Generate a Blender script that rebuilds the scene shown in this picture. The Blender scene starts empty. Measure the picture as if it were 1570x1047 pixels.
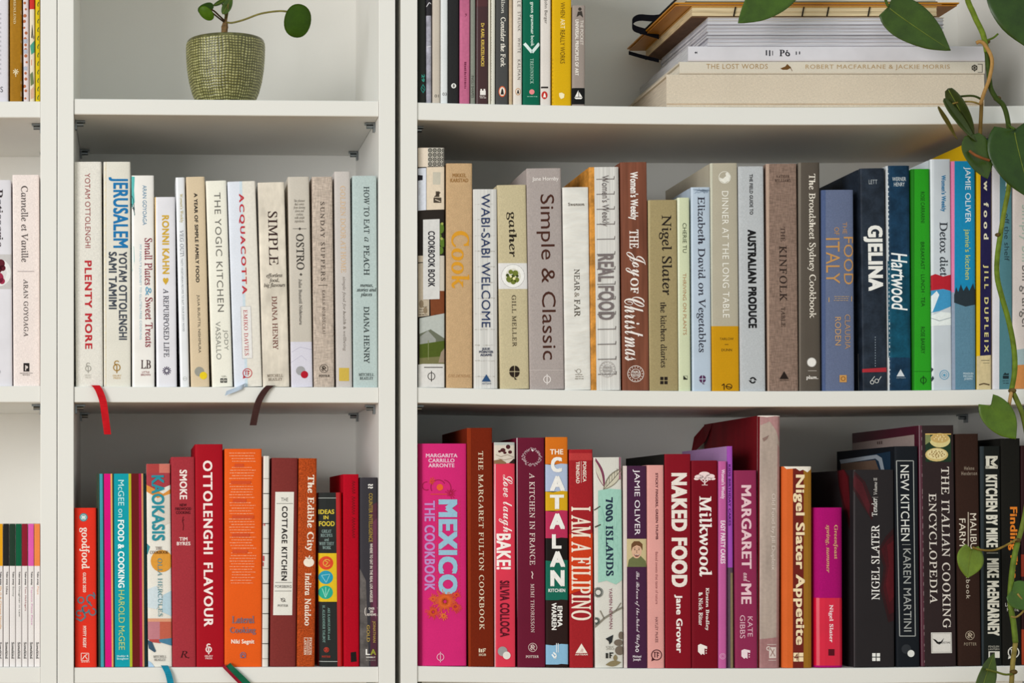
import bpy, bmesh, math, random
from mathutils import Vector, Matrix
random.seed(7)
SC = bpy.context.scene
COL = SC.collection

# ---------------------------------------------------------------- camera, light, exposure
S = 0.000772            # metres per photo pixel at the front plane of the shelves
D = 2.39                # camera distance from the front plane
CX, CY = 220.0, 792.0   # pixel straight ahead of the camera
ZC = 0.93               # camera height
cam = bpy.data.cameras.new('camera')
cam.sensor_width = 36.0
cam.lens = 36.0 * (D / S) / 1570.0
cam.shift_x = (785.0 - CX) / 1570.0
cam.shift_y = (CY - 523.5) / 1570.0
cam_ob = bpy.data.objects.new('camera', cam)
cam_ob.location = (0, -D, ZC)
cam_ob.rotation_euler = (math.pi / 2, 0, 0)
COL.objects.link(cam_ob)
SC.camera = cam_ob

world = bpy.data.worlds.new('world')
world.use_nodes = True
SC.world = world
world.node_tree.nodes['Background'].inputs[0].default_value = (0.90, 1.0, 0.985, 1)
world.node_tree.nodes['Background'].inputs[1].default_value = 0.64

def area_light(name, loc, target, sx, sy, power, col):
    l = bpy.data.lights.new(name, 'AREA')
    l.shape = 'RECTANGLE'; l.size = sx; l.size_y = sy
    l.energy = power; l.color = col
    o = bpy.data.objects.new(name, l)
    o.location = loc
    o.rotation_euler = (Vector(target) - Vector(loc)).to_track_quat('-Z', 'Y').to_euler()
    COL.objects.link(o)
area_light('window_light', (-3.1, -4.1, 1.6), (0.0, -3.6, 1.4), 3.0, 2.0, 196.0, (1.0, 0.99, 0.978))
SC.view_settings.view_transform = 'Standard'
SC.view_settings.look = 'None'
SC.view_settings.gamma = 1.0
SC.view_settings.use_curve_mapping = False
SC.view_settings.exposure = -0.05

# ---------------------------------------------------------------- helpers
def P(px, py, d=0.0):
    k = S * (D + d) / D
    return Vector(((px - CX) * k, d, ZC + (CY - py) * k))
GAIN = 1.13             # albedo that shows as a given display colour under this light and exposure
def lin(h):
    o = []
    for i in (0, 2, 4):
        c = int(h[i:i + 2], 16) / 255.0
        o.append(c / 12.92 if c <= 0.04045 else ((c + 0.055) / 1.055) ** 2.4)
    return (o[0] * GAIN, o[1] * GAIN, o[2] * GAIN, 1.0)

MATS = {}
def mat(h, kind='paper'):
    """procedural material: base colour with grain; kind sets the grain and gloss"""
    key = (h, kind)
    if key in MATS: return MATS[key]
    m = bpy.data.materials.new(kind + '_' + h); m.use_nodes = True
    nt = m.node_tree; N = nt.nodes; K = nt.links.new
    b = N['Principled BSDF']
    c = lin(h)
    tc = N.new('ShaderNodeTexCoord')
    def noise(scale, detail=3, sc=(1, 1, 1)):
        mp = N.new('ShaderNodeMapping'); mp.inputs['Scale'].default_value = sc
        K(tc.outputs['Object'], mp.inputs[0])
        n = N.new('ShaderNodeTexNoise'); n.inputs['Scale'].default_value = scale; n.inputs['Detail'].default_value = detail
        K(mp.outputs[0], n.inputs['Vector']); return n.outputs[0]
    def rng(src, a, z, f0=0.3, f1=0.7):
        r = N.new('ShaderNodeMapRange'); r.inputs[1].default_value = f0; r.inputs[2].default_value = f1
        r.inputs[3].default_value = a; r.inputs[4].default_value = z; K(src, r.inputs[0]); return r.outputs[0]
    def mul(*s):
        v = s[0]
        for t in s[1:]:
            q = N.new('ShaderNodeMath'); q.operation = 'MULTIPLY'; K(v, q.inputs[0]); K(t, q.inputs[1]); v = q.outputs[0]
        return v
    def tint(fac):
        x = N.new('ShaderNodeVectorMath'); x.operation = 'SCALE'; x.inputs[0].default_value = c[:3]
        K(fac, x.inputs['Scale']); K(x.outputs[0], b.inputs['Base Color'])
    def bump(src, st, dist=0.001):
        u = N.new('ShaderNodeBump'); u.inputs['Strength'].default_value = st; u.inputs['Distance'].default_value = dist
        K(src, u.inputs['Height']); K(u.outputs[0], b.inputs['Normal'])
    b.inputs['Roughness'].default_value = 0.6
    b.inputs['Specular IOR Level'].default_value = 0.12
    if kind == 'ink':
        tint(rng(noise(300), .94, 1.04)); b.inputs['Specular IOR Level'].default_value = 0.15
    elif kind == 'paper':
        tint(mul(rng(noise(25), .95, 1.03), rng(noise(700, 1), .96, 1.03)))
    elif kind == 'gloss':
        tint(rng(noise(30), .93, 1.04)); b.inputs['Roughness'].default_value = 0.32; b.inputs['Specular IOR Level'].default_value = 0.5
    elif kind == 'foil':
        tint(rng(noise(200), .8, 1.1)); b.inputs['Metallic'].default_value = 0.6; b.inputs['Roughness'].default_value = 0.4
    elif kind == 'cloth':
        w = mul(rng(noise(1300, 1, (1, 1, .3)), .93, 1.06), rng(noise(1300, 1, (.3, 1, 1)), .93, 1.06), rng(noise(18), .97, 1.03))
        tint(w); bump(w, .15, .0004); b.inputs['Roughness'].default_value = 0.85; b.inputs['Specular IOR Level'].default_value = 0.1
    elif kind == 'linen':
        w = mul(rng(noise(800, 1, (1, 1, .15)), .80, 1.14), rng(noise(800, 1, (.15, 1, 1)), .80, 1.16))
        tint(w); bump(w, .3, .0005); b.inputs['Roughness'].default_value = 0.9; b.inputs['Specular IOR Level'].default_value = 0.05
    elif kind == 'kraft':
        w = mul(rng(noise(900, 2), .88, 1.08, .35, .65), rng(noise(150), .94, 1.04)); tint(w); bump(w, .2, .0005)
        b.inputs['Roughness'].default_value = 0.85
    elif kind == 'parch':
        w = mul(rng(noise(38, 6, (1, 1, .35)), .80, 1.1, .35, .65), rng(noise(160, 4, (1, 1, .5)), .9, 1.08)); tint(w)
    elif kind == 'emboss':
        w = noise(75, 3, (.5, 1, 1.6)); tint(rng(w, .9, 1.05)); bump(w, .9, .0018)
    elif kind == 'wood':
        w = mul(rng(noise(60, 5, (2.4, 1, .14)), .62, 1.3), rng(noise(12, 3, (1, 1, .2)), .85, 1.15)); tint(w)
    elif kind == 'speckle':
        w = mul(rng(noise(650, 2), .62, 1.28, .35, .65), rng(noise(30), .9, 1.06)); tint(w); b.inputs['Roughness'].default_value = 0.8
    elif kind == 'worn':
        w = mul(rng(noise(45, 5, (1.6, 1, .25)), .78, 1.12), rng(noise(260, 3), .92, 1.06)); tint(w)
    elif kind == 'ribbed':
        w = noise(260, 1, (1.5, 1, .02)); tint(rng(w, .82, 1.06)); bump(w, .6, .001)
    elif kind == 'blotch':
        w = mul(rng(noise(55, 6), .55, 1.4), rng(noise(350, 3), .85, 1.12)); tint(w); b.inputs['Roughness'].default_value = 0.45
    elif kind == 'pages':
        w = noise(900, 1, (1, .04, .02)); tint(rng(w, .8, 1.05)); b.inputs['Roughness'].default_value = 0.9
    elif kind == 'leaves_flat':
        w = noise(900, 1, (.02, .04, 1)); tint(rng(w, .72, 1.06)); bump(w, .5, .0008); b.inputs['Roughness'].default_value = 0.9
    elif kind == 'lacquer':
        tint(mul(rng(noise(6), .985, 1.01), rng(noise(1400, 1), .985, 1.01))); b.inputs['Roughness'].default_value = 0.5
        b.inputs['Specular IOR Level'].default_value = 0.3
    elif kind == 'metal':
        tint(rng(noise(200), .9, 1.05)); b.inputs['Metallic'].default_value = 1; b.inputs['Roughness'].default_value = 0.3
    elif kind == 'ribbon':
        w = noise(900, 1, (.1, .1, 1)); tint(rng(w, .82, 1.1)); b.inputs['Roughness'].default_value = 0.5
    elif kind == 'leaf':
        c = (c[0] * .80, c[1] * .64, c[2] * .50)
        w = mul(rng(noise(60, 4), .78, 1.18), rng(noise(500, 2), .93, 1.05)); tint(w)
        b.inputs['Roughness'].default_value = 0.36; b.inputs['Specular IOR Level'].default_value = 0.35
    elif kind == 'stem':
        c = (c[0] * .78, c[1] * .68, c[2] * .6); w = rng(noise(120, 3), .7, 1.2); tint(w); b.inputs['Roughness'].default_value = 0.55
    elif kind == 'bark':
        w = noise(300, 4); tint(rng(w, .5, 1.3)); bump(w, .8, .001)
    elif kind == 'plaster':
        w = noise(40, 4); tint(rng(w, .97, 1.02)); bump(w, .1)
    elif kind == 'planks':
        w = mul(rng(noise(20, 5, (.1, 2, 1)), .75, 1.2)); tint(w)
    MATS[key] = m
    return m

def link(name, me, m=None, parent=None):
    o = bpy.data.objects.new(name, me)
    if m is not None and me is not None:
        me.materials.clear(); me.materials.append(m)
    COL.objects.link(o)
    if parent is not None: o.parent = parent
    return o
def from_bm(name, bm, m, parent=None, smooth=None):
    me = bpy.data.meshes.new(name); bm.to_mesh(me); bm.free()
    if smooth is not None:
        me.polygons.foreach_set('use_smooth', [True] * len(me.polygons))
        if smooth < 179: me.set_sharp_from_angle(angle=math.radians(smooth))
    return link(name, me, m, parent)
def empty(name, loc, label, cat, group=None, rot=None):
    o = bpy.data.objects.new(name, None); o.empty_display_size = .02
    o.location = loc
    if rot: o.rotation_euler = rot
    COL.objects.link(o); tag(o, label, cat, group); return o
def tag(o, label, cat, group=None):
    o['label'] = label; o['category'] = cat
    if group: o['group'] = group
def box_bm(x0, x1, y0, y1, z0, z1, bev=0.0):
    bm = bmesh.new(); bmesh.ops.create_cube(bm, size=1)
    for v in bm.verts:
        v.co = ((x0 + x1) / 2 + v.co.x * (x1 - x0), (y0 + y1) / 2 + v.co.y * (y1 - y0), (z0 + z1) / 2 + v.co.z * (z1 - z0))
    if bev: bmesh.ops.bevel(bm, geom=bm.edges[:], offset=bev, segments=2, profile=.5, affect='EDGES')
    return bm
def tube_bm(bm, pts, rads, n=8):
    pts = [Vector(p) for p in pts]; rings = []
    up = Vector((0.13, 1, 0.21)).normalized()
    for i, p in enumerate(pts):
        t = (pts[min(i + 1, len(pts) - 1)] - pts[max(i - 1, 0)]).normalized()
        a = t.cross(up).normalized(); b = t.cross(a)
        r = rads[i] if isinstance(rads, (list, tuple)) else rads
        rings.append([bm.verts.new(p + r * (math.cos(2 * math.pi * k / n) * a + math.sin(2 * math.pi * k / n) * b)) for k in range(n)])
    for i in range(len(rings) - 1):
        for k in range(n):
            bm.faces.new((rings[i][k], rings[i][(k + 1) % n], rings[i + 1][(k + 1) % n], rings[i + 1][k]))
    bm.faces.new(rings[0][::-1]); bm.faces.new(rings[-1])
def smooth_path(pts, sub=5):
    pts = [Vector(p) for p in pts]; out = []
    for i in range(len(pts) - 1):
        p0 = pts[max(i - 1, 0)]; p1 = pts[i]; p2 = pts[i + 1]; p3 = pts[min(i + 2, len(pts) - 1)]
        for k in range(sub):
            t = k / sub
            out.append(.5 * ((2 * p1) + (p2 - p0) * t + (2 * p0 - 5 * p1 + 4 * p2 - p3) * t * t + (3 * p1 - p0 - 3 * p2 + p3) * t ** 3))
    out.append(pts[-1]); return out

# ---------------------------------------------------------------- lettering
MAPS = {'r': (0x1D434, 0x1D44E), 'i': (0x1D434, 0x1D44E), 'c': (0x1D4D0, 0x1D4EA)}    # serif, italic, script letters
BASE = {'b': 's', 'k': 's', 'f': 'r', 'F': 'r', 'I': 'i', 'm': 's', 'x': 'x'}
HEAVY = {'k': (.056, .034), 'F': (.042, .022), 'b': (.034, .018), 'f': (.026, .010), 'I': (.014, .006), 'r': (.009, .005), 'x': (.012, .008)}       # heavier weights
def styled(s, st):
    if st not in MAPS: return s
    U, L = MAPS[st]; o = ''
    for ch in s:
        if st in 'ir' and ch == 'h': o += '\U0001D489'
        elif 'A' <= ch <= 'Z': o += chr(U + ord(ch) - 65)
        elif 'a' <= ch <= 'z': o += chr(L + ord(ch) - 97)
        else: o += ch
    return o
TEXT = {}       # (string, style, spacing) -> (verts, faces) in a unit box
PENDING = []
def want_text(s, st, sp):
    k = (s, st, sp)
    if k in TEXT: return
    TEXT[k] = None
    bs = BASE.get(st, st)
    c = bpy.data.curves.new('type', 'FONT'); c.body = styled(s, bs); c.size = 1; c.align_x = 'CENTER'
    c.space_character = sp * (1.25 if st == 'm' else 1.06 if st in 'bf' else 1.1 if st in 'kF' else 1); c.space_line = .95
    c.resolution_u = 3
    if bs == 'r': c.shear = -0.25
    if bs == 'x': c.shear = 0.22
    o = bpy.data.objects.new('type', c); COL.objects.link(o); PENDING.append((k, o))
def build_text():
    dg = bpy.context.evaluated_depsgraph_get()
    for k, o in PENDING:
        me = bpy.data.meshes.new_from_object(o.evaluated_get(dg))
        vs = [v.co.copy() for v in me.vertices]; fs = [tuple(p.vertices) for p in me.polygons]
        vs = [Vector((v.x, v.y, 0)) for v in vs]
        if k[1] in HEAVY:
            dx, dy = HEAVY[k[1]]; n = len(vs); v0, f0 = vs, fs; vs, fs = [], []
            for i, (a, b) in enumerate(((-1, -1), (-1, 1), (1, -1), (1, 1), (0, 0))):
                vs += [Vector((v.x + a * dx, v.y + b * dy, i)) for v in v0]; fs += [tuple(q + i * n for q in f) for f in f0]
        x0 = min(v.x for v in vs); x1 = max(v.x for v in vs); y0 = min(v.y for v in vs); y1 = max(v.y for v in vs)
        TEXT[k] = ([((v.x - x0) / (x1 - x0) - .5, (v.y - y0) / (y1 - y0) - .5, v.z * .00002) for v in vs], fs)
        bpy.data.meshes.remove(me)
    for k, o in PENDING:
        c = o.data; bpy.data.objects.remove(o); bpy.data.curves.remove(c)

# print items (all coordinates are photo pixels on the spine's own plane)
def T(s, x0, y0, x1, y1, col, st='s', o='d', n='lettering', sp=1.0, k='ink'):
    want_text(s, st, sp); return ('T', s, x0, y0, x1, y1, col, st, o, n, sp, k)
def M(polys, col, n='emblem', k='ink'): return ('M', polys, col, n, k)
def rect(x0, y0, x1, y1): return [[(x0, y0), (x1, y0), (x1, y1), (x0, y1)]]
def disc(cx, cy, rx, ry=None, n=20):
    ry = ry or rx
    return [[(cx + rx * math.cos(2 * math.pi * i / n), cy + ry * math.sin(2 * math.pi * i / n)) for i in range(n)]]
def ring(cx, cy, r, w, n=24, a0=0, a1=360, ry=None):
    ry = ry or r; out = []
    for i in range(n):
        a = math.radians(a0 + (a1 - a0) * i / n); b = math.radians(a0 + (a1 - a0) * (i + 1) / n)
        out.append([(cx + (r - w) * math.cos(a), cy + (ry - w) * math.sin(a)), (cx + r * math.cos(a), cy + ry * math.sin(a)),
                    (cx + r * math.cos(b), cy + ry * math.sin(b)), (cx + (r - w) * math.cos(b), cy + (ry - w) * math.sin(b))])
    return out
def line(pts, w):
    out = []
    for (ax, ay), (bx, by) in zip(pts[:-1], pts[1:]):
        l = math.hypot(bx - ax, by - ay) or 1; nx, ny = -(by - ay) / l * w / 2, (bx - ax) / l * w / 2
        out.append([(ax + nx, ay + ny), (bx + nx, by + ny), (bx - nx, by - ny), (ax - nx, ay - ny)])
    return out
def R(x0, y0, x1, y1, col, n='colour_band', k='paper'): return M(rect(x0, y0, x1, y1), col, n, k)
def C(cx, cy, r, col, n='emblem', ry=None): return M(disc(cx, cy, r, ry), col, n)
def PG(pts, col, n='colour_patch', k='ink'): return M([pts], col, n, k)
def phi(cx, cy, r, col): return M(ring(cx, cy, r * .82, 1.1) + rect(cx - .6, cy - r * 1.15, cx + .6, cy + r * 1.15), col)
def ebury(cx, y0, y1, col, w=1.3):
    h = y1 - y0
    return M(ring(cx, y0 + h * .25, h * .2, w, 16, 100, 330) + ring(cx, y0 + h * .58, h * .28, w) + rect(cx - w / 2, y0 + h * .4, cx + w / 2, y1), col)
def stamp(cx, cy, r, col):
    return M(ring(cx, cy, r, 1) + ring(cx, cy, r * .6, .9) + [q for a in range(0, 360, 24) for q in rect(cx + r * .8 * math.cos(math.radians(a)) - .7, cy + r * .8 * math.sin(math.radians(a)) - .7, cx + r * .8 * math.cos(math.radians(a)) + .7, cy + r * .8 * math.sin(math.radians(a)) + .7)], col)
def potter(cx, cy, r, col):
    return M(ring(cx, cy, r, .8) + line([(cx - r * .5, cy - r * .3), (cx, cy - r * .6), (cx + r * .5, cy - r * .1), (cx - r * .2, cy + r * .1), (cx + r * .5, cy + r * .5)], 1.3) + line([(cx - r * .6, cy + r * .2), (cx - r * .1, cy + r * .6)], 1.3) + disc(cx - r * .2, cy - r * .05, r * .25), col)
def tri(cx, y0, y1, w, col): return M([[(cx, y0), (cx + w / 2, y1), (cx - w / 2, y1)]], col)
def four(cx, cy, r, col):
    g = .7
    return M(rect(cx - r, cy - r, cx - g, cy - g) + rect(cx + g, cy - r, cx + r, cy - g) + rect(cx - r, cy + g, cx - g, cy + r) + rect(cx + g, cy + g, cx + r, cy + r), col)
def quad(cx, cy, r, col):
    q = []
    for a in (0, 90, 180, 270):
        c0 = math.radians(a + 45); ox, oy = cx + .9 * math.cos(c0), cy + .9 * math.sin(c0)
        q.append([(ox, oy)] + [(ox + (r - .8) * math.cos(math.radians(a + k * 15)), oy + (r - .8) * 1.15 * math.sin(math.radians(a + k * 15))) for k in range(7)])
    return M(q + [[(cx - 1, cy + r), (cx + 4, cy + r * 1.55), (cx + .5, cy + r * 1.55)]], col)
def bubble(cx, cy, r, col, w=1.2):
    return M(ring(cx, cy, r, w) + [[(cx - r * .8, cy + r * .4), (cx - r * .3, cy + r * .9), (cx - r * .95, cy + r * 1.15)]]
             + rect(cx - r * .42, cy - r * .5, cx - r * .25, cy + r * .45) + rect(cx + .05 * r, cy - r * .4, cx + .2 * r, cy + r * .5) + rect(cx + .05 * r, cy - r * .4, cx + .5 * r, cy - r * .25) + rect(cx + .05 * r, cy, cx + .4 * r, cy + r * .15) + rect(cx - r * .55, cy - r * .55, cx + r * .3, cy - r * .42), col)
def two(cx, cy, r, c1, c2): return [C(cx, cy, r, c1), C(cx + r * .85, cy + r * .85, r * .8, c2)]
def burst(cx, cy, r, n, w, col, nm='emblem', r0=.35, rnd=0):
    q = []
    for i in range(n):
        a = 2 * math.pi * i / n; rr = r * (1 - rnd * random.random())
        q += line([(cx + r * r0 * math.cos(a), cy + r * r0 * math.sin(a)), (cx + rr * math.cos(a), cy + rr * math.sin(a))], w)
    return M(q, col, nm)
def oval(cx, cy, rx, ry, c1, c2='f4efe6'):
    return [C(cx, cy, rx, c1, 'emblem', ry), C(cx, cy, rx * .78, 'e8ddd0' if c1 != 'c03028' else 'c03028', 'emblem', ry * .8),
            M([[(cx - rx * .45, cy + ry * .55), (cx - rx * .2, cy - ry * .35), (cx, cy - ry * .6), (cx + rx * .25, cy - ry * .3), (cx + rx * .45, cy + ry * .55)]], '2a2624' if c1 != 'c03028' else c2)]
def vtile(x0, y0, x1, y1, step, col, n='pattern'):
    q = []; y = y0 + step / 2
    while y < y1:
        x = x0 + step / 2
        while x < x1:
            q += ring(x, y, step * .46, 1.4, 10) + disc(x, y, step * .16, None, 6) + disc(x + step / 2, y + step / 2, step * .14, None, 4)
            x += step
        y += step
    return M(q, col, n)
def dashes(x0, y0, x1, rows, dy, col, fill=.75, th=1.1):
    """lines of print too small to read: broken strokes"""
    q = []
    for r in range(rows):
        y = y0 + r * dy
        a = x0 + random.random() * (x1 - x0) * .12; b = x1 - random.random() * (x1 - x0) * .2
        x = a
        while x < b:
            w = min(1.5 + random.random() * 4, b - x)
            q += rect(x, y, x + w, y + th * (.8 + .4 * random.random())); x += w + .8
    return M(q, col, 'small_print')

# ---------------------------------------------------------------- books
US = (-1, -.985, -.95, -.88, -.7, -.35, 0, .35, .7, .88, .95, .985, 1)
def front(u, w, b, r):
    ax = abs(u) * w / 2; e = max(0.0, (ax - (w / 2 - r)) / r)
    return b * u ** 4 + r * (1 - math.sqrt(max(0.0, 1 - e * e)))
def profile(x, w, b, r):
    u = max(-1, min(1, 2 * x / w))
    for a, z in zip(US[:-1], US[1:]):
        if a <= u <= z:
            t = (u - a) / (z - a); return (1 - t) * front(a, w, b, r) + t * front(z, w, b, r)
    return front(1, w, b, r)

def print_mesh(item, ox, oz, th, d, w, h, b, r, layer, parent, lying=False):
    k = S * (D + d) / D
    cs, sn = math.cos(th), math.sin(th)
    def loc(px, py):
        p = P(px, py, d); dx, dz = p.x - ox, p.z - oz
        return dx * cs - dz * sn, dx * sn + dz * cs
    bm = bmesh.new()
    if item[0] == 'T':
        _, s, x0, y0, x1, y1, col, st, o, n, sp, kd = item
        vs, fs = TEXT[(s, st, sp)]
        cx, cz = loc((x0 + x1) / 2, (y0 + y1) / 2); W = (x1 - x0) * k; L = (y1 - y0) * k
        if lying: W, L = L, W
        elif o != 'h': W = max(W * .6, W - abs(th) * L)
        bv = []
        for (a, c, lift) in vs:
            if o == 'h': q = (cx + a * W, cz + c * L)
            elif o == 'd': q = (cx + c * W, cz - a * L)
            else: q = (cx - c * W, cz + a * L)
            bv.append(bm.verts.new((q[0], lift, q[1])))
        for f in fs:
            try: bm.faces.new([bv[i] for i in f])
            except ValueError: pass
        wx = [v.co.x for v in bm.verts]
        if max(wx) - min(wx) > .3 * w and b > .0004:
            for u in US[1:-1]:
                if min(wx) < u * w / 2 < max(wx):
                    bmesh.ops.bisect_plane(bm, geom=bm.verts[:] + bm.edges[:] + bm.faces[:], plane_co=(u * w / 2, 0, 0), plane_no=(1, 0, 0))
    else:
        _, polys, col, n, kd = item
        for pl in polys:
            vv = [bm.verts.new((q[0], 0, q[1])) for q in (loc(*p) for p in pl)]
            try: f = bm.faces.new(vv)
            except ValueError: continue
        bm.normal_update()
        for f in bm.faces:
            if f.normal.y > 0: f.normal_flip()
        big = max(v.co.x for v in bm.verts) - min(v.co.x for v in bm.verts) > .004
        if any(len(f.verts) > 4 for f in bm.faces): bmesh.ops.triangulate(bm, faces=[f for f in bm.faces if len(f.verts) > 4])
        g = lambda: bm.verts[:] + bm.edges[:] + bm.faces[:]
        e = .00002
        bmesh.ops.bisect_plane(bm, geom=g(), plane_co=(w / 2 - e, 0, 0), plane_no=(1, 0, 0), clear_outer=True)
        bmesh.ops.bisect_plane(bm, geom=g(), plane_co=(-w / 2 + e, 0, 0), plane_no=(-1, 0, 0), clear_outer=True)
        bmesh.ops.bisect_plane(bm, geom=g(), plane_co=(0, 0, h - e), plane_no=(0, 0, 1), clear_outer=True)
        bmesh.ops.bisect_plane(bm, geom=g(), plane_co=(0, 0, e), plane_no=(0, 0, -1), clear_outer=True)
        if big:
            for u in US[1:-1]:
                bmesh.ops.bisect_plane(bm, geom=g(), plane_co=(u * w / 2, 0, 0), plane_no=(1, 0, 0))
    off = .00015 + .00005 * layer
    for v in bm.verts: v.co.y = profile(v.co.x, w, b, r) - off - v.co.y
    if not bm.faces: bm.free(); return None
    return from_bm(n, bm, mat(col, kd), parent)

SHELF = {}
def book(label, xt0, xt1, xb0, ytop, row, color, kind='paper', prints=(), depth=None, hard=True, bulge=.0008, r=.0016,
         inset=.007, pages='e6dfd0', name='book', cat='book'):
    d = inset; k = S * (D + d) / D
    w = (xt1 - xt0) * k - .0002
    zt = P(0, ytop, d).z
    xbc = P(xb0 + (xt1 - xt0) / 2, 0, d).x; xtc = P((xt0 + xt1) / 2, 0, d).x
    zb = max(SHELF[row](xbc), SHELF[row](xbc - w / 2), SHELF[row](xbc + w / 2)) + .0002
    th = math.atan2(xtc - xbc, zt - zb)
    zb += abs(math.sin(th)) * w / 2
    h = (zt - zb) / math.cos(th)
    if depth is None: depth = max(.13, min(.225, h * .76))
    r = min(r, w * .3)
    root = empty(name, (xbc, d, zb), label, cat, group, (0, th, 0))
    case(root, w, h, depth, hard, bulge, r, color, kind, pages)
    for i, it in enumerate(prints):
        print_mesh(it, xbc, zb, th, d, w, h, bulge, r, i, root)
    return root
def case(root, w, h, depth, hard, bulge, r, color, kind, pages):
    """one folded cover seen in plan, extruded along the spine, with the page block inside"""
    t = .0022 if hard else .0005
    if w < .006: t = min(t, w * .3)
    out = [(u * w / 2, front(u, w, bulge, r)) for u in US]
    inn = [(max(-w / 2 + t, min(w / 2 - t, u * w / 2)), front(u, w, bulge, r) + t) for u in US if abs(u) < .96]
    e = front(1, w, bulge, r)
    gr = .0008 if hard and w > .01 else 0
    rs = [(w / 2, max(e + .001, .005)), (w / 2 - gr, .0075), (w / 2 - gr, .010), (w / 2, .013), (w / 2, depth)] if gr else [(w / 2, depth)]
    ls = [(-x, y) for x, y in rs][::-1]
    loop = out + rs + [(w / 2 - t, depth)] + inn[::-1] + [(-w / 2 + t, depth)] + ls
    bm = bmesh.new()
    lo = [bm.verts.new((x, y, 0)) for x, y in loop]; hi = [bm.verts.new((x, y, h)) for x, y in loop]
    n = len(loop)
    for i in range(n): bm.faces.new((lo[i], lo[(i + 1) % n], hi[(i + 1) % n], hi[i]))
    fb = bm.faces.new(lo[::-1]); ft = bm.faces.new(hi)
    bmesh.ops.triangulate(bm, faces=[fb, ft])
    from_bm('cover', bm, mat(color, kind), root, 40)
    iz = .003 if hard else .0004
    y0 = max(bulge + r, .003) + t + .0004
    from_bm('page_block', box_bm(-w / 2 + t + .0001, w / 2 - t - .0001, y0, depth - (.003 if hard else .0003), iz, h - iz), mat(pages, 'pages'), root)
def lying_book(label, x0, x1, y0, zb, color, kind='paper', prints=(), depth=.2, hard=True, bulge=.0004, r=.0012, inset=.012, pages='e6dfd0'):
    """a book on its side, spine to the front: top edge at pixel row y0, resting at height zb"""
    d = inset; a = P(x0, 0, d).x; h = P(x1, 0, d).x - a
    w = P(0, y0, d).z - zb - .0003; zc = zb + .00015 + w / 2
    root = empty('book', (a, d, zc), label, 'book', group, (0, math.pi / 2, 0))
    case(root, w, h, depth, hard, bulge, r, color, kind, pages)
    for i, it in enumerate(prints): print_mesh(it, a, zc, math.pi / 2, d, w, h, bulge, r, i, root, True)
    return root, zb + w + .0003
def side_print(root, polys, color, name='cover_picture', kind='ink', layer=0):
    """flat print on the left board, given where the photo shows it on that board's plane"""
    x = -1e9
    cov = [c for c in root.children if c.name.startswith('cover')][0]
    xl = min(v.co.x for v in cov.data.vertices)
    R3 = Matrix.LocRotScale(root.location, root.rotation_euler, None); inv = R3.inverted()
    bm = bmesh.new(); ylim = max(v.co.y for v in cov.data.vertices)
    for pl in polys:
        vs = []
        for px, py in pl:
            d = .1
            for _ in range(6):
                wx = (R3 @ Vector((xl, d, .2))).x
                d2 = D * (wx / ((px - CX) * S) - 1); z = P(px, py, d2).z; d = d2 - root.location.y
            q = inv @ Vector((wx, d2, z)); vs.append(bm.verts.new((xl - .0002 - .00008 * layer, min(max(q.y, .0135), ylim - .001), q.z)))
        f = bm.faces.new(vs)
    bm.normal_update()
    for f in bm.faces:
        if f.normal.x > 0: f.normal_flip()
    return from_bm(name, bm, mat(color, kind), root)
def flat(*a):
    o = []
    for x in a:
        if isinstance(x, list): o += x
        else: o.append(x)
    return o
# ---------------------------------------------------------------- the setting
WHITE = 'e4e2dd'
X = lambda px: (px - CX) * S
Z = lambda py: ZC + (CY - py) * S
def setting(name, bm, m):
    o = from_bm(name, bm, m); o['kind'] = 'structure'; return o
setting('floor', box_bm(-3.2, 3.4, -5.6, .42, -.05, 0), mat('a88a68', 'planks'))
setting('wall_back', box_bm(-3.2, 3.4, .32, .42, 0, 2.7), mat('e6e4de', 'plaster'))
setting('baseboard_back', box_bm(-3.2, 3.4, .306, .32, 0, .07, .003), mat('eceae4', 'lacquer'))

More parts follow.
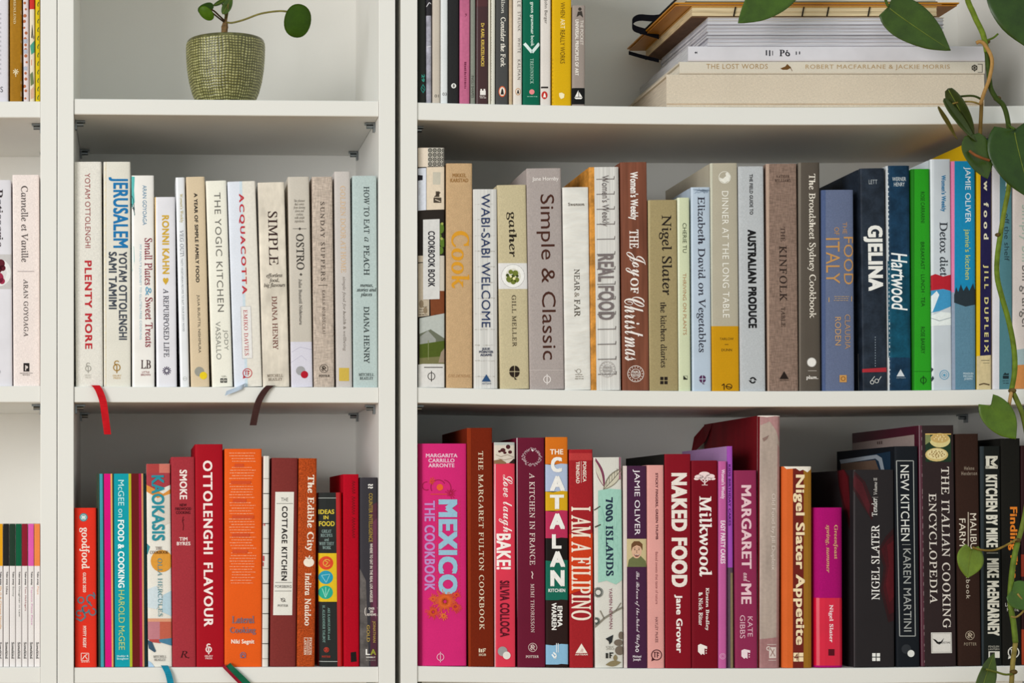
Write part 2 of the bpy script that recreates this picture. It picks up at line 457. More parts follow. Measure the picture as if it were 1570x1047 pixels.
def shelf_fn(x0, x1, yl, yr, sag):
    def f(wx):
        t = min(1, max(0, (wx / S + CX - x0) / (x1 - x0)))
        return Z(yl + (yr - yl) * t + sag * 4 * t * (1 - t))
    return f
def bookcase(label, px0, px1, shelves, keys):
    """px0/px1: outer edges in pixels; shelves: (yl, yr, sag, thickness)"""
    t = 25 * S
    root = empty('bookcase', (X((px0 + px1) / 2), .14, 0), label, 'bookcase', 'white bookcases')
    inv = Matrix.Translation(-root.location)
    def part(n, bm, m):
        bm.transform(inv); return from_bm(n, bm, m, root)
    wm = mat(WHITE, 'lacquer')
    xa, xb = X(px0), X(px1)
    part('side_panel', box_bm(xa, xa + t, 0, .28, 0, 2.02, .0007), wm)
    part('side_panel', box_bm(xb - t, xb, 0, .28, 0, 2.02, .0007), wm)
    part('back_panel', box_bm(xa + t - .004, xb - t + .004, .262, .268, .06, 2.0), wm)
    part('top_panel', box_bm(xa + t + .0003, xb - t - .0003, .001, .262, 2.0, 2.0195, .0007), wm)
    part('plinth', box_bm(xa + t + .0003, xb - t - .0003, .012, .03, 0, .0598, .0007), wm)
    part('bottom_panel', box_bm(xa + t + .0003, xb - t - .0003, .001, .2615, .06, .08, .0007), wm)
    pm = mat('8a8f92', 'metal')
    for (yl, yr, sag, th), key in zip(shelves, keys):
        x0, x1 = px0 + 25, px1 - 25
        f = shelf_fn(x0, x1, yl, yr, sag)
        if key: SHELF[key] = f
        bm = bmesh.new(); n = 16 if sag else 2; secs = []
        a, b = X(x0) + .0004, X(x1) - .0004; e = .0008
        for i in range(n + 1):
            x = a + (b - a) * i / n; z = f(x); q = th * S
            sec = [(.002 + e, z), (.002, z - e), (.002, z - q + e), (.002 + e, z - q), (.2615, z - q), (.2615, z)]
            secs.append([bm.verts.new((x, y, zz)) for y, zz in sec])
        for i in range(n):
            for k in range(6):
                bm.faces.new((secs[i][k], secs[i][(k + 1) % 6], secs[i + 1][(k + 1) % 6], secs[i + 1][k]))
        bm.faces.new(secs[0][::-1]); bm.faces.new(secs[-1])
        bmesh.ops.recalc_face_normals(bm, faces=bm.faces)
        shelf = part('shelf', bm, wm)
        for sx, sg in ((a, 1), (b, -1)):
            for y in (.040, .232):
                bm = bmesh.new(); z = f(sx) - th * S - .0002
                tube_bm(bm, [(sx - sg * .0004, y, z - .0045), (sx + sg * .010, y, z - .0045)], .0026, 10)
                for c in (box_bm(sx + sg * .0015 if sg > 0 else sx - .012, sx + .012 if sg > 0 else sx - .0015, y - .004, y + .004, z - .0026, z - .0004),
                          box_bm(sx, sx + sg * .0022, y - .0045, y + .0045, z - .011, z) if sg > 0 else box_bm(sx - .0022, sx, y - .0045, y + .0045, z - .011, z)):
                    me = bpy.data.meshes.new('x'); c.to_mesh(me); c.free(); bm.from_mesh(me); bpy.data.meshes.remove(me)
                bm.transform(inv); from_bm('shelf_pin', bm, pm, shelf)
    return root
lower = [(1464, 1464, 0, 25)]
bookcase('white bookcase cut off by the left edge of the photo', -431, 87, [(-286, -286, 0, 25), (154.8, 154.8, 0, 25), (591.6, 591.6, 0, 25), (1023, 1023, 0, 25)] + lower, (None, 'L1', 'L2', 'L3', None))
bookcase('narrow white bookcase with the potted plant on its upper shelf', 88, 606, [(-286, -286, 0, 25), (150.8, 154.2, 0, 24), (592.6, 593.6, 0, 24), (1023.8, 1022.6, 0, 24)] + lower, ('N0', 'N1', 'N2', 'N3', None))
bookcase('wide white bookcase with sagging shelves at the right', 615, 1630, [(-286, -286, 4, 26), (156.5, 161, 5, 27), (593.5, 595.5, 5, 24), (1021.5, 1020, 4.5, 24)] + lower, ('R0', 'R1', 'R2', 'R3', None))

# ---------------------------------------------------------------- books: narrow bookcase, middle shelf
BOOKS = []
def B(*a, **k):
    k['grp'] = group; BOOKS.append((a, k))
group = 'books on the middle shelf of the narrow bookcase'
G2 = group
B('off-white hardback with wide-spaced red capitals, first on the narrow middle shelf', 113.5, 155.5, 116, 248, 'N2', 'e4e0d8', 'cloth', flat(
  T('YOTAM OTTOLENGHI', 130, 265.5, 139, 380, '93383c', 's'), T('PLENTY MORE', 129.5, 399.5, 141.5, 535, 'be2a33', 'b', sp=1.1),
  ebury(135.2, 555, 572, 'a8a49c'), T('EBURY\nPRESS', 130, 574, 140, 580, 'c4c0b8', 's', 'h')))
B('cream hardback with condensed blue title and a gold patterned hinge', 158.5, 200, 159, 248, 'N2', 'e2ded3', 'paper', flat(
  R(158.5, 248, 162.5, 592, 'cdb07c', 'ornament'), M([q for y in range(254, 588, 11) for q in line([(159, y), (161.5, y + 4), (159.4, y + 8)], 1.1)], 'f0e4c4', 'ornament'),
  T('JERUSALEM', 166.5, 271.5, 196.5, 380, '1d75b0', 'b'), T('YOTAM OTTOLENGHI', 182, 386, 194.8, 521, '434954', 'b'), T('SAMI TAMIMI', 166.5, 386, 179, 474, '434954', 'b'),
  ebury(179, 551.5, 572, 'a8823c', 1.5), T('EBURY\nPRESS', 173, 574.5, 186, 581, 'c8a878', 's', 'h')))
B('white book with dark red serif title and turquoise watercolour along its hinge', 201.5, 236, 202.5, 269, 'N2', 'f0ece8', 'gloss', flat(
  PG([(201, 270), (206.5, 271), (205.5, 292), (206.5, 310), (202, 318), (201, 318)], '58b6b4', 'ornament'), PG([(201, 318), (204, 312), (206, 330), (202.5, 345), (201, 345)], 'a8dcd8', 'ornament'),
  M(line([(202, 300), (204.5, 306), (206, 322)], .9) + line([(202, 312), (206, 326)], .9) + line([(202.5, 320), (205, 318), (206.5, 330)], .8), '2c4850', 'ornament'),
  PG([(202, 372), (205, 378), (206, 400), (203, 416), (202, 414)], '6abab8', 'ornament'),
  T('ARAN GOYOAGA', 218.5, 284, 224.8, 345, '5f8cac', 's'), T('Small Plates', 221.5, 365, 233.6, 437, '8a2638', 'r'), T('&', 223, 439.5, 232, 453.5, '6aa4c4', 's'),
  T('Sweet Treats', 222.5, 456, 234, 532, '8a2638', 'r'), T("MY FAMILY'S JOURNEY TO GLUTEN-FREE COOKING", 212.7, 375, 217.3, 520.5, 'a2c2d2', 's'),
  T('LB', 216, 552, 231, 565, '43282a', 'r', 'h', 'emblem'), T('LITTLE\nBROWN', 216, 569, 230.5, 576, '8a3038', 's', 'h')))
B('shorter white book with gold sans capitals and a gold heart', 237, 268.5, 239.8, 302, 'N2', 'e5e3ea', 'gloss', flat(
  R(236, 302, 239, 592, 'd9b97e', 'ornament'), T('RONNI KAHN', 248.2, 330, 259.8, 420, 'd2a93a', 'b'),
  M([[(254 + .72 * (0.9 * 16 * math.sin(a) ** 3) * .42, 430.5 - .4 * (13 * math.cos(a) - 5 * math.cos(2 * a) - 2 * math.cos(3 * a) - math.cos(4 * a))) for a in [math.pi * 2 * i / 24 for i in range(24)]]], 'd2a93a', 'emblem'),
  T('A REPURPOSED LIFE', 250.2, 442.5, 259.4, 547.5, '3a3848', 'r'), burst(255.6, 568.4, 6.6, 12, 1.3, '3a2c4c')))
B('thin leaning white magazine-like book with small olive lettering, narrow middle shelf', 269, 283.2, 276.4, 272, 'N2', 'e8e9ed', 'gloss', flat(
  T("Women's Weekly", 274.2, 297, 281.4, 341, 'b8a660', 'r'), T('VEG OUT!', 275.4, 353, 282, 393.5, '8a8c94', 'r'), T('TASTY VEGETARIAN RECIPES TO SUIT YOUR EVERY MOOD', 277.8, 396, 282.4, 508, '8c9094', 's'),
  M(ring(283.5, 580.5, 3.1, .6) + line([(281.5, 580.5), (285.5, 580.5)], .7), 'b8bcb8')), hard=False)
B('beige book with black bold capitals and grey and yellow discs at its foot', 285, 313.8, 292.6, 271, 'N2', 'd8c4a6', 'paper', flat(
  T('A YEAR OF SIMPLE FAMILY FOOD', 297.2, 296, 305.8, 433, '1c1a1a', 'b'), T('JULIA BUSUTTIL NISHIMURA', 301.2, 452, 308.2, 541, '2a2624', 's'), two(305.6, 569.6, 7.3, '9a988f', 'e9cb26')))
B('cream book with thin grey capitals, middle of the narrow middle shelf', 315.2, 347, 325.2, 277, 'N2', 'efece0', 'paper', flat(
  T('THE YOGIC KITCHEN', 328, 295, 343.5, 478, '66645f', 's', sp=1.1), T('JODY', 341.3, 505.5, 350.3, 537, '8a8a84', 's'), T('VASSALLO', 330, 493, 339.5, 551, '8a8a84', 's'),
  M(rect(337.8, 580, 342.4, 586.6) + rect(343.4, 580, 348, 586.6), '2c2a28'), M(ring(340.1, 583.3, 1.5, .6) + ring(345.7, 583.3, 1.5, .6), 'efece0'), dashes(339, 576, 348, 2, 1.6, '9a988f', .75, .8)))
B('pale blue and cream jacketed book with widely spaced bold red capitals', 348.5, 391.5, 359.2, 278, 'N2', 'dfe3ee', 'paper', flat(
  PG([(370, 276), (393, 276), (402, 594), (379, 594)], 'e6e0d6'), PG([(367, 276), (371, 276), (380, 594), (376, 594)], 'ccdbe6'),
  T('ACQUACOTTA', 365, 297, 379, 451, 'c0363f', 'b', sp=1.25), PG([(369, 470), (384.5, 469.5), (387, 549), (371.5, 549.6)], 'e9e6e4'),
  T('EMIKO DAVIES', 373, 475, 381.5, 545, 'b83a44', 'r', sp=1.1), bubble(379.3, 572, 7.4, 'c0363f'),
  M(line([(369, 470), (384.5, 469.5), (387, 549), (371.5, 549.6), (369, 470)], .5), 'b8b4b4', 'emblem')))
B('parchment-mottled book with dark serif title and brown author name', 395, 436, 403.2, 279.5, 'N2', 'e4dacb', 'parch', flat(
  T('SIMPLE', 410.5, 324, 427, 406.5, '3a2624', 'r'), T('effortless\nfood,\nbig flavours', 404.5, 419, 437, 441.5, '4a403a', 'I', 'h'), T('DIANA HENRY', 416.5, 454, 426.5, 536, '6d3029', 'r'),
  T('MITCHELL\nBEAZLEY', 409.5, 573.5, 434, 583.5, '7a6a5c', 'r', 'h')))
B('taupe book with lavender foot and grey and crimson discs', 441, 474.2, 446.6, 271, 'N2', 'cbc3b8', 'paper', flat(
  R(440, 524, 480, 594, 'd8d5e2'), M(line([(447, 540), (460, 532), (478, 536)], .7) + line([(446, 556), (462, 545), (470, 552)], .6), 'b9b5c8', 'ornament'),
  T('The pleasure\nthat comes\nfrom slowing\ndown and\ncooking\nwith simple\ningredients.', 450, 305.5, 468, 342, '6c645c', 'i', 'h'),
  M(disc(459.5, 350.8, 2.2, 2.2, 4) + disc(461.3, 420.8, 2.2, 2.2, 4) + rect(449, 350.4, 470, 351), '4c4640'), T('OSTRO', 453.8, 358.5, 466.6, 413.5, '3a3632', 'r'), T('Julia Busuttil Nishimura', 457.8, 428, 463.8, 498, '4c4844', 'r'),
  two(460.8, 568.3, 7, 'a2a1a4', 'b3182c')))
B('greige linen book with small spaced serif capitals and a round stamp', 478, 509.8, 481.2, 271, 'N2', 'c3b3a6', 'linen', flat(
  T('SUNDAY SUPPERS', 491, 309.5, 498.5, 430.5, '463c36', 'r', sp=1.3), R(488, 436.8, 502, 437.8, '5a5048', 'emblem'), T('KAREN MORDECHAI', 493.8, 444.5, 498.8, 512, '5c5048', 'r', sp=1.3),
  potter(496.6, 565, 6.6, '4a4038'), T('POTTER', 488.5, 574.6, 505.5, 578, '3c342e', 'f', 'h')))
B('tall pale grey book with faint peach capitals and a yellow square', 512.4, 537.2, 515.6, 263, 'N2', 'c9c2be', 'paper', flat(
  T('GOLDEN DOOR AT HOME', 521.5, 285, 530.5, 418, 'd8b894', 'r'), T('simple food for health & wellbeing', 524.2, 424, 531, 538, '6a6058', 'i'), R(519.8, 564, 535.2, 584, 'cfb14e', 'emblem')))
B('pale blue-green hardback with dark serif capitals, last on the narrow middle shelf', 540, 577.6, 541.8, 269.5, 'N2', 'b8c7c6', 'cloth', flat(
  T('HOW TO EAT', 557.5, 286, 566.5, 358, '263032', 'r'), T('a', 558.5, 363.5, 565, 370.5, '263032', 'i'), T('PEACH', 557.5, 376, 566.5, 422, '263032', 'r'),
  T('menus,\nstories and\nplaces', 547, 436, 577, 455.5, '30393a', 'I', 'h'), T('DIANA HENRY', 557.5, 470, 566.5, 557, '263032', 'r'), T('MITCHELL\nBEAZLEY', 550, 572, 573.5, 582, '3c4646', 'r', 'h')))

group = 'books on the bottom shelf of the narrow bookcase'
B('small bright red paperback with blue-grey swirls, first on the narrow bottom shelf', 114, 147.4, 115, 778.5, 'N3', 'e23220', 'paper', flat(
  M(disc(128, 793, 6.4), '2f8c94'), M(rect(125.2, 790.6, 130.8, 795.5) + ring(128, 793, 4.6, .7), 'd8e4e0'),
  T('goodfood', 121.5, 808.7, 137.5, 872.5, 'f2e2d8', 'f'), T('GUIDE 2020', 127, 877.5, 132, 908, 'f0d8cc', 'b'),
  M(ring(139, 918, 7, 2.2, 16, 90, 360) + ring(124, 920, 5.5, 2, 16) + ring(131, 934, 6.5, 2.3, 16, 0, 300) + ring(142, 938, 6, 2, 16, -90, 200) + ring(121, 940, 5, 2, 14, 40, 330) + line([(117, 948), (124, 952), (131, 946), (126, 931)], 2.4) + line([(143, 908), (146, 914)], 2) + line([(134, 922), (141, 929)], 2), '5b7a86', 'ornament'),
  T('MYFFY RIGBY', 127, 959.5, 132.4, 993, 'f0d8cc', 'b'), M(line([(124.5, 1001.3), (136, 1001.3), (136, 1012.8), (124.5, 1012.8), (124.5, 1001.3)], .9) + line([(126, 1011), (130, 1005), (134, 1003)], 1.2) + line([(130, 1005), (134, 1011)], 1.2), 'f4ded4'), dashes(124.5, 1014.2, 138, 1, 2, 'f0c0b4')), hard=False)
st = [(147, 150.4, 'b9bd2e'), (150.4, 152.4, '22343a'), (152.4, 157.2, '3d9aa6'), (157.2, 159.4, '1e3238'), (159.4, 169.4, 'd8097a'), (169.4, 172, 'e6a65c'), (172, 174.6, '253a34'),
      (174.6, 197, '0d9cab'), (197, 201, 'b2b82c'), (201, 212.6, '6b1818'), (212.6, 216.6, 'ab1a52'), (216.6, 219.4, 'dc9a68'), (219.4, 226, '1f3c3c')]
B('book striped lengthwise in teal, magenta, green and maroon', 147.8, 224, 149.8, 726, 'N3', '1f3c3c', 'gloss', flat(
  [PG([(a, 724), (b, 724), (b + 2, 1025), (a + 2, 1025)], c, 'stripe', 'paper') for a, b, c in st],
  T('McGEE on', 181, 735.8, 190.5, 793, 'c8eef0', 's'), T('FOOD & COOKING', 180.5, 797, 191, 901, 'f0fbfb', 'b'), T('HAROLD McGEE', 181.5, 904.5, 191.5, 996, 'bfd07c', 's'),
  T('Hodder &\nStoughton', 179, 1004, 197, 1012, 'c0e6ea', 'b', 'h')), bulge=.003, r=.004)
B('patchwork-patterned book with large teal hand-drawn capitals', 224, 261, 227, 711, 'N3', 'e8e3da', 'paper', flat(
  R(222, 711, 244, 725, 'ad4140'), R(244, 711, 264, 725, 'cf7466'), PG([(222, 725), (264, 725), (264, 742), (240, 752), (222, 744)], 'a83c44'), PG([(222, 742), (234, 748), (250, 757), (264, 748), (264, 755), (246, 766), (222, 752)], 'd98f3f'),
  PG([(240, 764), (264, 756), (264, 800), (250, 806), (242, 790)], 'd8cfc4'), PG([(222, 830), (230, 838), (226, 850), (222, 850)], '3a8a94'),
  M(disc(248, 860, 17), 'dd9a3c', 'colour_patch'), PG([(222, 905), (240, 898), (250, 918), (240, 934), (222, 930)], 'cfdbe2'), PG([(250, 912), (264, 905), (264, 945), (248, 938)], 'b7cfdc'),
  R(222, 948, 264, 953, 'dc9c7c'), R(222, 953, 245, 980, 'bf7d86'), R(245, 953, 264, 980, 'c1604c'), PG([(228, 980), (246, 980), (246, 986), (230, 984)], 'b84c48'), PG([(244, 980), (264, 978), (264, 990), (244, 984)], '4c7f9c'), PG([(226, 981), (233, 984), (239, 998), (237, 1000), (228, 994)], '39546a'), PG([(226, 1012), (232, 1016), (238, 1024), (226, 1024)], 'a9c6e0'),
  T('KAOKASIS', 232, 728.5, 252.5, 829, '2b8c9c', 'b'), T('THE\nCOOKBOOK', 229.5, 838, 258, 849, '5a3424', 'r', 'h'), T('OLIA HERCULES', 241.5, 856, 249, 945, '5e8e98', 'r'), T('MITCHELL\nBEAZLEY', 235, 1004.5, 255, 1013, '56504a', 'r', 'h')))
B('dusty red cloth book with white condensed title and bare lower spine', 262, 298.4, 264.2, 700.5, 'N3', 'a4343d', 'cloth', flat(
  T('SMOKE', 275.2, 720, 287, 765.5, 'f4e4e0', 'b'), T('NEW\nFIREWOOD\nCOOKING', 268.5, 772, 293, 788, '4c0e16', 'b', 'h'), M(line([(281, 792), (279.6, 798), (281.4, 805), (280.6, 813)], 1.1) + line([(280, 799), (282.4, 796)], .8), '5c1019', 'ornament'),
  T('TIM\nBYRES', 271, 823.5, 292, 836, 'f2dcd8', 'b', 'h'), T('R', 276, 998, 287, 1008, '30090e', 'i', 'h', 'emblem'), M(line([(284, 1006), (289, 1009), (290, 1007.5)], .9), '30090e')), hard=True)
B('tall crimson book with large white spaced capitals running the whole spine', 298.6, 341.4, 301, 681, 'N3', 'a70b1e', 'paper', flat(
  T('OTTOLENGHI', 311, 706, 326.5, 849.5, 'f6e6e2', 'b', sp=1.1), T('FLAVOUR', 312, 862.5, 327, 960.5, 'f6e6e2', 'b', sp=1.1), ebury(320, 985.5, 1003, 'f2dcd8', 1.9), T('EBURY\nPRESS', 314, 1004.5, 326.5, 1010.5, 'eac0be', 'b', 'h')))
B('thick bright orange book covered in tiny pale print', 344, 401.4, 344, 688, 'N3', 'e75d19', 'paper', flat(
  dashes(351, 694, 393, 4, 4.2, 'eea27c'), dashes(351, 716, 393, 5, 4.2, 'eea27c'), dashes(351, 741, 393, 6, 4.2, 'eea27c'), dashes(351, 770, 393, 5, 4.2, 'eea27c'), dashes(351, 795, 393, 6, 4.2, 'eea27c'), dashes(351, 823, 393, 5, 4.2, 'eea27c'), dashes(351, 847, 393, 12, 4.2, 'eea27c'),
  [R(352 + random.random() * 12, y, 372 + random.random() * 18, y + 5, 'd25028', 'colour_patch') for y in (711, 737, 765, 790, 818, 843)],
  T('Lateral', 355.5, 944, 390, 955.5, '7a7080', 'f', 'h'), T('Cooking', 352.5, 961, 392, 973, '7a7080', 'f', 'h'), T('Niki Segnit', 354.5, 980, 390, 988.5, 'fbe8d8', 'b', 'h'),
  M(ring(372.5, 1004, 4.6, 1) + line([(369, 1006), (372, 1002), (376, 1006)], 1.2) + line([(368, 1008), (377, 1008)], 1), '7a7490')))
B('thin white sewn booklet between the orange and the brown-red books', 403.8, 413.6, 401.8, 699, 'N3', 'e6e1da', 'ribbed', flat(
  [R(401, y, 416, y + 1.2, '4c4440' if i % 2 else 'a8a098', 'stitch') for i, y in enumerate(range(733, 1010, 23))], R(402, 802, 406, 806, 'c04a50', 'stitch'), R(402, 852, 405, 860, 'c04a50', 'stitch'), R(402, 862, 404, 868, 'c04a50', 'stitch')), hard=False)
B('brown-red cloth book with a white paper label down its spine', 416.6, 457, 413.6, 702, 'N3', '7c322f', 'cloth', flat(
  PG([(422.2, 754), (450.8, 754), (448, 943), (418.8, 943)], 'e8e4dc', 'spine_label', 'paper'),
  T('THE', 431, 763, 442, 768.5, '242020', 's', 'h'), M(rect(424, 771.5, 449, 772.3) + rect(421.6, 892.6, 447.6, 893.4) + rect(421, 905.6, 447, 906.4), '6a6460', 'emblem'),
  T('COTTAGE KITCHEN', 431.2, 776, 441, 890, '242020', 'b', sp=1.1), T('FORSBERG', 421.8, 897, 447, 901.2, '342e2c', 's', 'h'), M(ring(434, 919.6, 3.2, .9, 12) + line([(430, 917), (438, 922.5)], .9), '55504c'), T('POTTER', 425.6, 926.6, 441.6, 930, '342e2c', 'r', 'h')), bulge=.0018)
B('rust speckled book with white slab lettering and a white tomato emblem', 458, 486, 454.8, 702.5, 'N3', 'b0481b', 'speckle', flat(
  T('The Edible City', 467.8, 728, 482.2, 844, 'f2e4d4', 'f'), M(disc(473.5, 862, 8.2, 7) + line([(473.5, 855), (475, 851.5)], 1.6) + line([(468, 854), (473.5, 856.5), (479, 854)], 1.6), 'f2e4d4'), T('Indira Naidoo', 466.8, 878, 477.6, 959, 'f2e4d4', 'f'),
  T('PENGUIN', 473.4, 977, 478.2, 1004, 'f0dcc8', 'f'), T('LANTERN', 465.8, 977, 470.6, 1004, 'f0dcc8', 'f'), R(471.6, 977, 472.4, 1004, 'f0dcc8', 'emblem')))
B('black-spined book with a yellow band of three coloured discs and a red edge', 487.5, 525.2, 489.6, 755, 'N3', 'c4151b', 'gloss', flat(
  PG([(485, 754), (515, 754), (517.6, 1025), (487, 1025)], '2a2c2b', 'spine_panel', 'paper'), R(488.5, 763, 515.4, 763.9, 'b8bcb8', 'emblem'), R(490, 1013.6, 517.4, 1014.5, 'b8bcb8', 'emblem'),
  T('IDEAS', 488.8, 781, 512.4, 788, 'd8bf3f', 'b', 'h'), T('IN', 496, 790.4, 503.6, 796, 'd8bf3f', 'b', 'h'), T('FOOD', 489.4, 799, 513, 806.6, 'd8bf3f', 'b', 'h'),
  T('GREAT\nRECIPES\nand\nWHY THEY\nWORK', 489.6, 812, 512, 842, '9cb4b0', 'r', 'h'),
  PG([(487.6, 848), (516, 848), (516.6, 922.4), (488.2, 922.4)], 'e2bb22', 'colour_band'), M(disc(500, 863, 11, 10.4), 'd9482a'), M(disc(499.6, 885, 11, 10.4), '2896b2'), M(disc(499.4, 908, 11, 10.4), '2aa68c'),
  M(ring(501, 863, 6, 1.2, 16, 30, 330) + line([(497, 859), (503, 862), (498, 868)], 1.2), 'e8b046', 'ornament'), M(line([(493, 882), (506, 880), (500, 893), (493, 882)], 1.1), '86c8d4', 'ornament'), M(line([(494, 902), (499, 916), (505, 902)], 1.1) + line([(499.4, 900), (499.4, 912)], 1), '9adcc8', 'ornament'),
  T('AKI KAMOZAWA and', 502.4, 931, 506.4, 981, '8cb0a8', 'r'), T('H. ALEXANDER TALBOT', 494.4, 928, 498.6, 985, '8cb0a8', 'r'), potter(500.4, 996, 4, 'c04030'), T('POTTER', 493.6, 1005, 506.6, 1008, 'c04030', 'f', 'h')), bulge=.003, r=.005)
B('plain red book with faded dark lettering and a black sticker at its foot', 526, 550.2, 527, 727, 'N3', 'b10a21', 'cloth', flat(
  M([q for y in range(737, 822, 4) if y not in (757, 789) for q in line([(539 + random.random(), y), (543.6 + random.random(), y + 2.4), (540, y + 3.2)], 1)], '7c0716', 'small_print'), PG([(537.6, 1000), (546, 999), (547, 1014), (538, 1015)], '1c1414', 'sticker')))
B('dark grey and purple paperback with olive capitals, last on the narrow bottom shelf', 551.6, 579, 551.8, 732, 'N3', '39363c', 'paper', flat(
  PG([(568, 775), (582, 768), (582, 1022), (568, 1022)], '55303f', 'colour_patch', 'worn'), PG([(572, 800), (582, 790), (582, 960), (572, 940)], '6d3a52', 'colour_patch', 'worn'), PG([(551, 870), (561, 890), (566, 1025), (551, 1025)], '605a58', 'colour_patch', 'blotch'),
  M(line([(564.4, 744), (566.6, 742.6), (569, 744.4), (571.6, 742.6)], 2) + line([(564.4, 748), (566.6, 746.6), (569, 748.4), (571.6, 746.6)], 2), 'ece8e4'),
  T('COUNTER INTELLIGENCE', 565.4, 756, 571.4, 831, '9d8440', 'b'), T('WHERE TO EAT IN THE REAL LOS ANGELES', 567, 833, 571.4, 923, 'd8ccc4', 'b'),
  T('OVER\n200\nREVIEWS', 562.6, 931, 576.6, 944, 'e6dcd6', 'b', 'h'), M(ring(562, 937.5, 3, 1, 10, 110, 250, 7) + ring(577.4, 937.5, 3, 1, 10, -70, 70, 7), 'e6dcd6'),
  T('JONATHAN', 570.6, 952, 576, 985, 'a58a4a', 'b'), T('GOLD', 562.2, 958, 567, 984, 'a58a4a', 'b'), T('L', 560.6, 995, 567.2, 1004, 'f0ece8', 'b', 'h'), T('A', 567.8, 995, 576.6, 1004, '9a9a3a', 'b', 'h'), T('WEEKLY', 561, 1006.4, 575.6, 1008.6, 'e6e0da', 'b', 'h'), T('BOOKS', 561, 1011, 575.6, 1013, '9c9690', 's', 'h')), hard=False)

# ---------------------------------------------------------------- books: left bookcase
group = 'books on the top visible shelf of the left bookcase'
B('pale lavender-grey book at the very left edge, upper left shelf', -16, 13, -16, -118, 'L1', 'dad7e0', 'paper', flat(T('S', 0.5, 133, 4.6, 141.5, '4a4a52', 's', 'h'), M([q for y in range(20, 118, 7) for q in rect(.4, y, 1.4, y + 3)], 'a8a6ae', 'lettering')))
B('worn ochre book with cream lettering and a small palm emblem', 14.8, 33.4, 15, -70, 'L1', 'a5741c', 'worn', flat(T('ROSENLUND', 20.6, -8, 24.4, 36.5, 'd9c79c', 'f'), burst(24.2, 110, 4.6, 7, 1.3, 'e4d6b4', 'emblem', .1), R(23.7, 110, 24.7, 118, 'e4d6b4', 'emblem'),
  M([q for y, l in ((16, 6), (62, 4), (84, 12), (124, 5), (140, 8)) for q in rect(31.8, y, 33.6, y + l)], 'e2d8c0', 'wear')))
B('pinkish white book with a rust floral pattern, left upper shelf', 34.8, 43.6, 36, -40, 'L1', 'dccfd2', 'paper', flat(M([q for y in range(4, 150, 9) for q in disc(37 + 5 * random.random(), y + 3 * random.random(), 1.6 + 1.4 * random.random(), None, 7)], 'b06a4a', 'pattern'), M([q for y in (60, 76, 102) for q in rect(36, y, 42, y + 6)], 'b0b4c4', 'pattern')))
B('cream book patterned with red, green and black shapes, left upper shelf', 45, 53, 45.4, -50, 'L1', 'e0d4c0', 'paper', flat(R(44, -40, 54, 14, 'c8342c'), PG([(49, 38), (53, 34), (52, 60), (48, 58)], '33302c'), PG([(46, 70), (53, 62), (53, 80), (48, 84)], '4c9a84'), PG([(48, 92), (53, 84), (53, 104), (48, 100)], 'd8683c'), PG([(46, 114), (50, 110), (52, 128), (47, 132)], '6c7a54'), PG([(47, 138), (52, 132), (52, 150), (47, 152)], 'd0a890')))
B('yellow book with dark green leaf marks beside the left post', 53.8, 61, 54.4, -30, 'L1', 'd5bb1c', 'paper', flat(M([q for y in range(-10, 150, 13) for q in line([(59.4, y), (57.6, y + 4), (58.4, y + 7)], 1.3)], '3c5a34', 'pattern')))
group = 'books on the middle shelf of the left bookcase'
B('white book with a plate of berries on its spine, cut by the left edge', -22, 17, -20, 276, 'L2', 'e0dde4', 'gloss', flat(R(-24, 390, 18.6, 443, 'c8c4c4', 'picture'), M(disc(-2, 418, 19, 21), 'e8e6e6', 'picture'), M(disc(-4, 418, 14, 16), 'dcd8d8', 'picture'),
  M(disc(1, 404, 6.5) + disc(-3, 413, 6) + disc(4, 411, 4.6), '5c1a26', 'picture'), M(disc(-1, 426, 6.4, 8) + disc(3, 431, 4.6), '9c2c4a', 'picture'), T('Patisserie', -6.5, 290, 4.5, 379, '30262a', 'r'), M(ring(-2.5, 570, 3.4, .7), 'b0aeb4')))
B('pale pink book with dark serif lettering and a small black square emblem', 18.8, 60, 20.4, 268, 'L2', 'ebdeda', 'cloth', flat(T('Cannelle et Vanille', 32.2, 285, 43.4, 402, '4c4444', 'r'), R(27, 415.6, 52.6, 416.4, '8c8080', 'emblem'), T('ARAN GOYOAGA', 36, 428, 43.4, 516, '4a4242', 'r', sp=1.1),
  R(36, 556.6, 45, 569.6, '2c2626', 'emblem'), M(disc(40.8, 563, 2.2) + rect(38.6, 560, 40, 568), 'd8ccc8'), T('SASQUATCH\nBOOKS', 30.6, 571.2, 49.8, 575.6, '4c4444', 's', 'h')))
group = 'thin booklets on the bottom shelf of the left bookcase'
bl = [(-4.6, 'e6a21a', 'golden yellow', 'Take away', 'Ms G & Chinese Noodle', 'e0a860'), (5.1, '1f1f1f', 'black', 'Take away', 'Idea', '2a2624'), (14.6, '22392b', 'dark olive green', 'Take away', 'Sonny', '3c4a40'), (24.1, '0a5b3c', 'emerald green', 'Take away', 'Daughter in Law', '4a504c'),
      (33.5, '8a1a2b', 'wine red', 'Take away', "Tom McHugo's", '8a2a34'), (43, 'de5cae', 'pink', 'Take away', 'Tapioca Pizza Place', 'd084b8'), (52.4, 'e78648', 'orange', 'Take away', 'Pepe', 'e0a880')]
for i, (x, c, nm, a, b, c2) in enumerate(bl):
    B('thin white booklet with a %s top block, lower left shelf' % nm, x, x + 8.9, x + .2, 803, 'L3', 'e9e3e2', 'paper', flat(R(x - 1, 803, x + 10, 867.5, c), T(a, x + 4, 876, x + 7, 897, '2a2624', 'b'), T(b, x + 4, 899, x + 7, 899 + 3.1 * len(b), c2, 's'), T('Somekind', x + 3, 984.5, x + 7.2, 1010, '2a2624', 'f')), hard=False, bulge=.0002, r=.0006, depth=.15, name='booklet', cat='booklet')

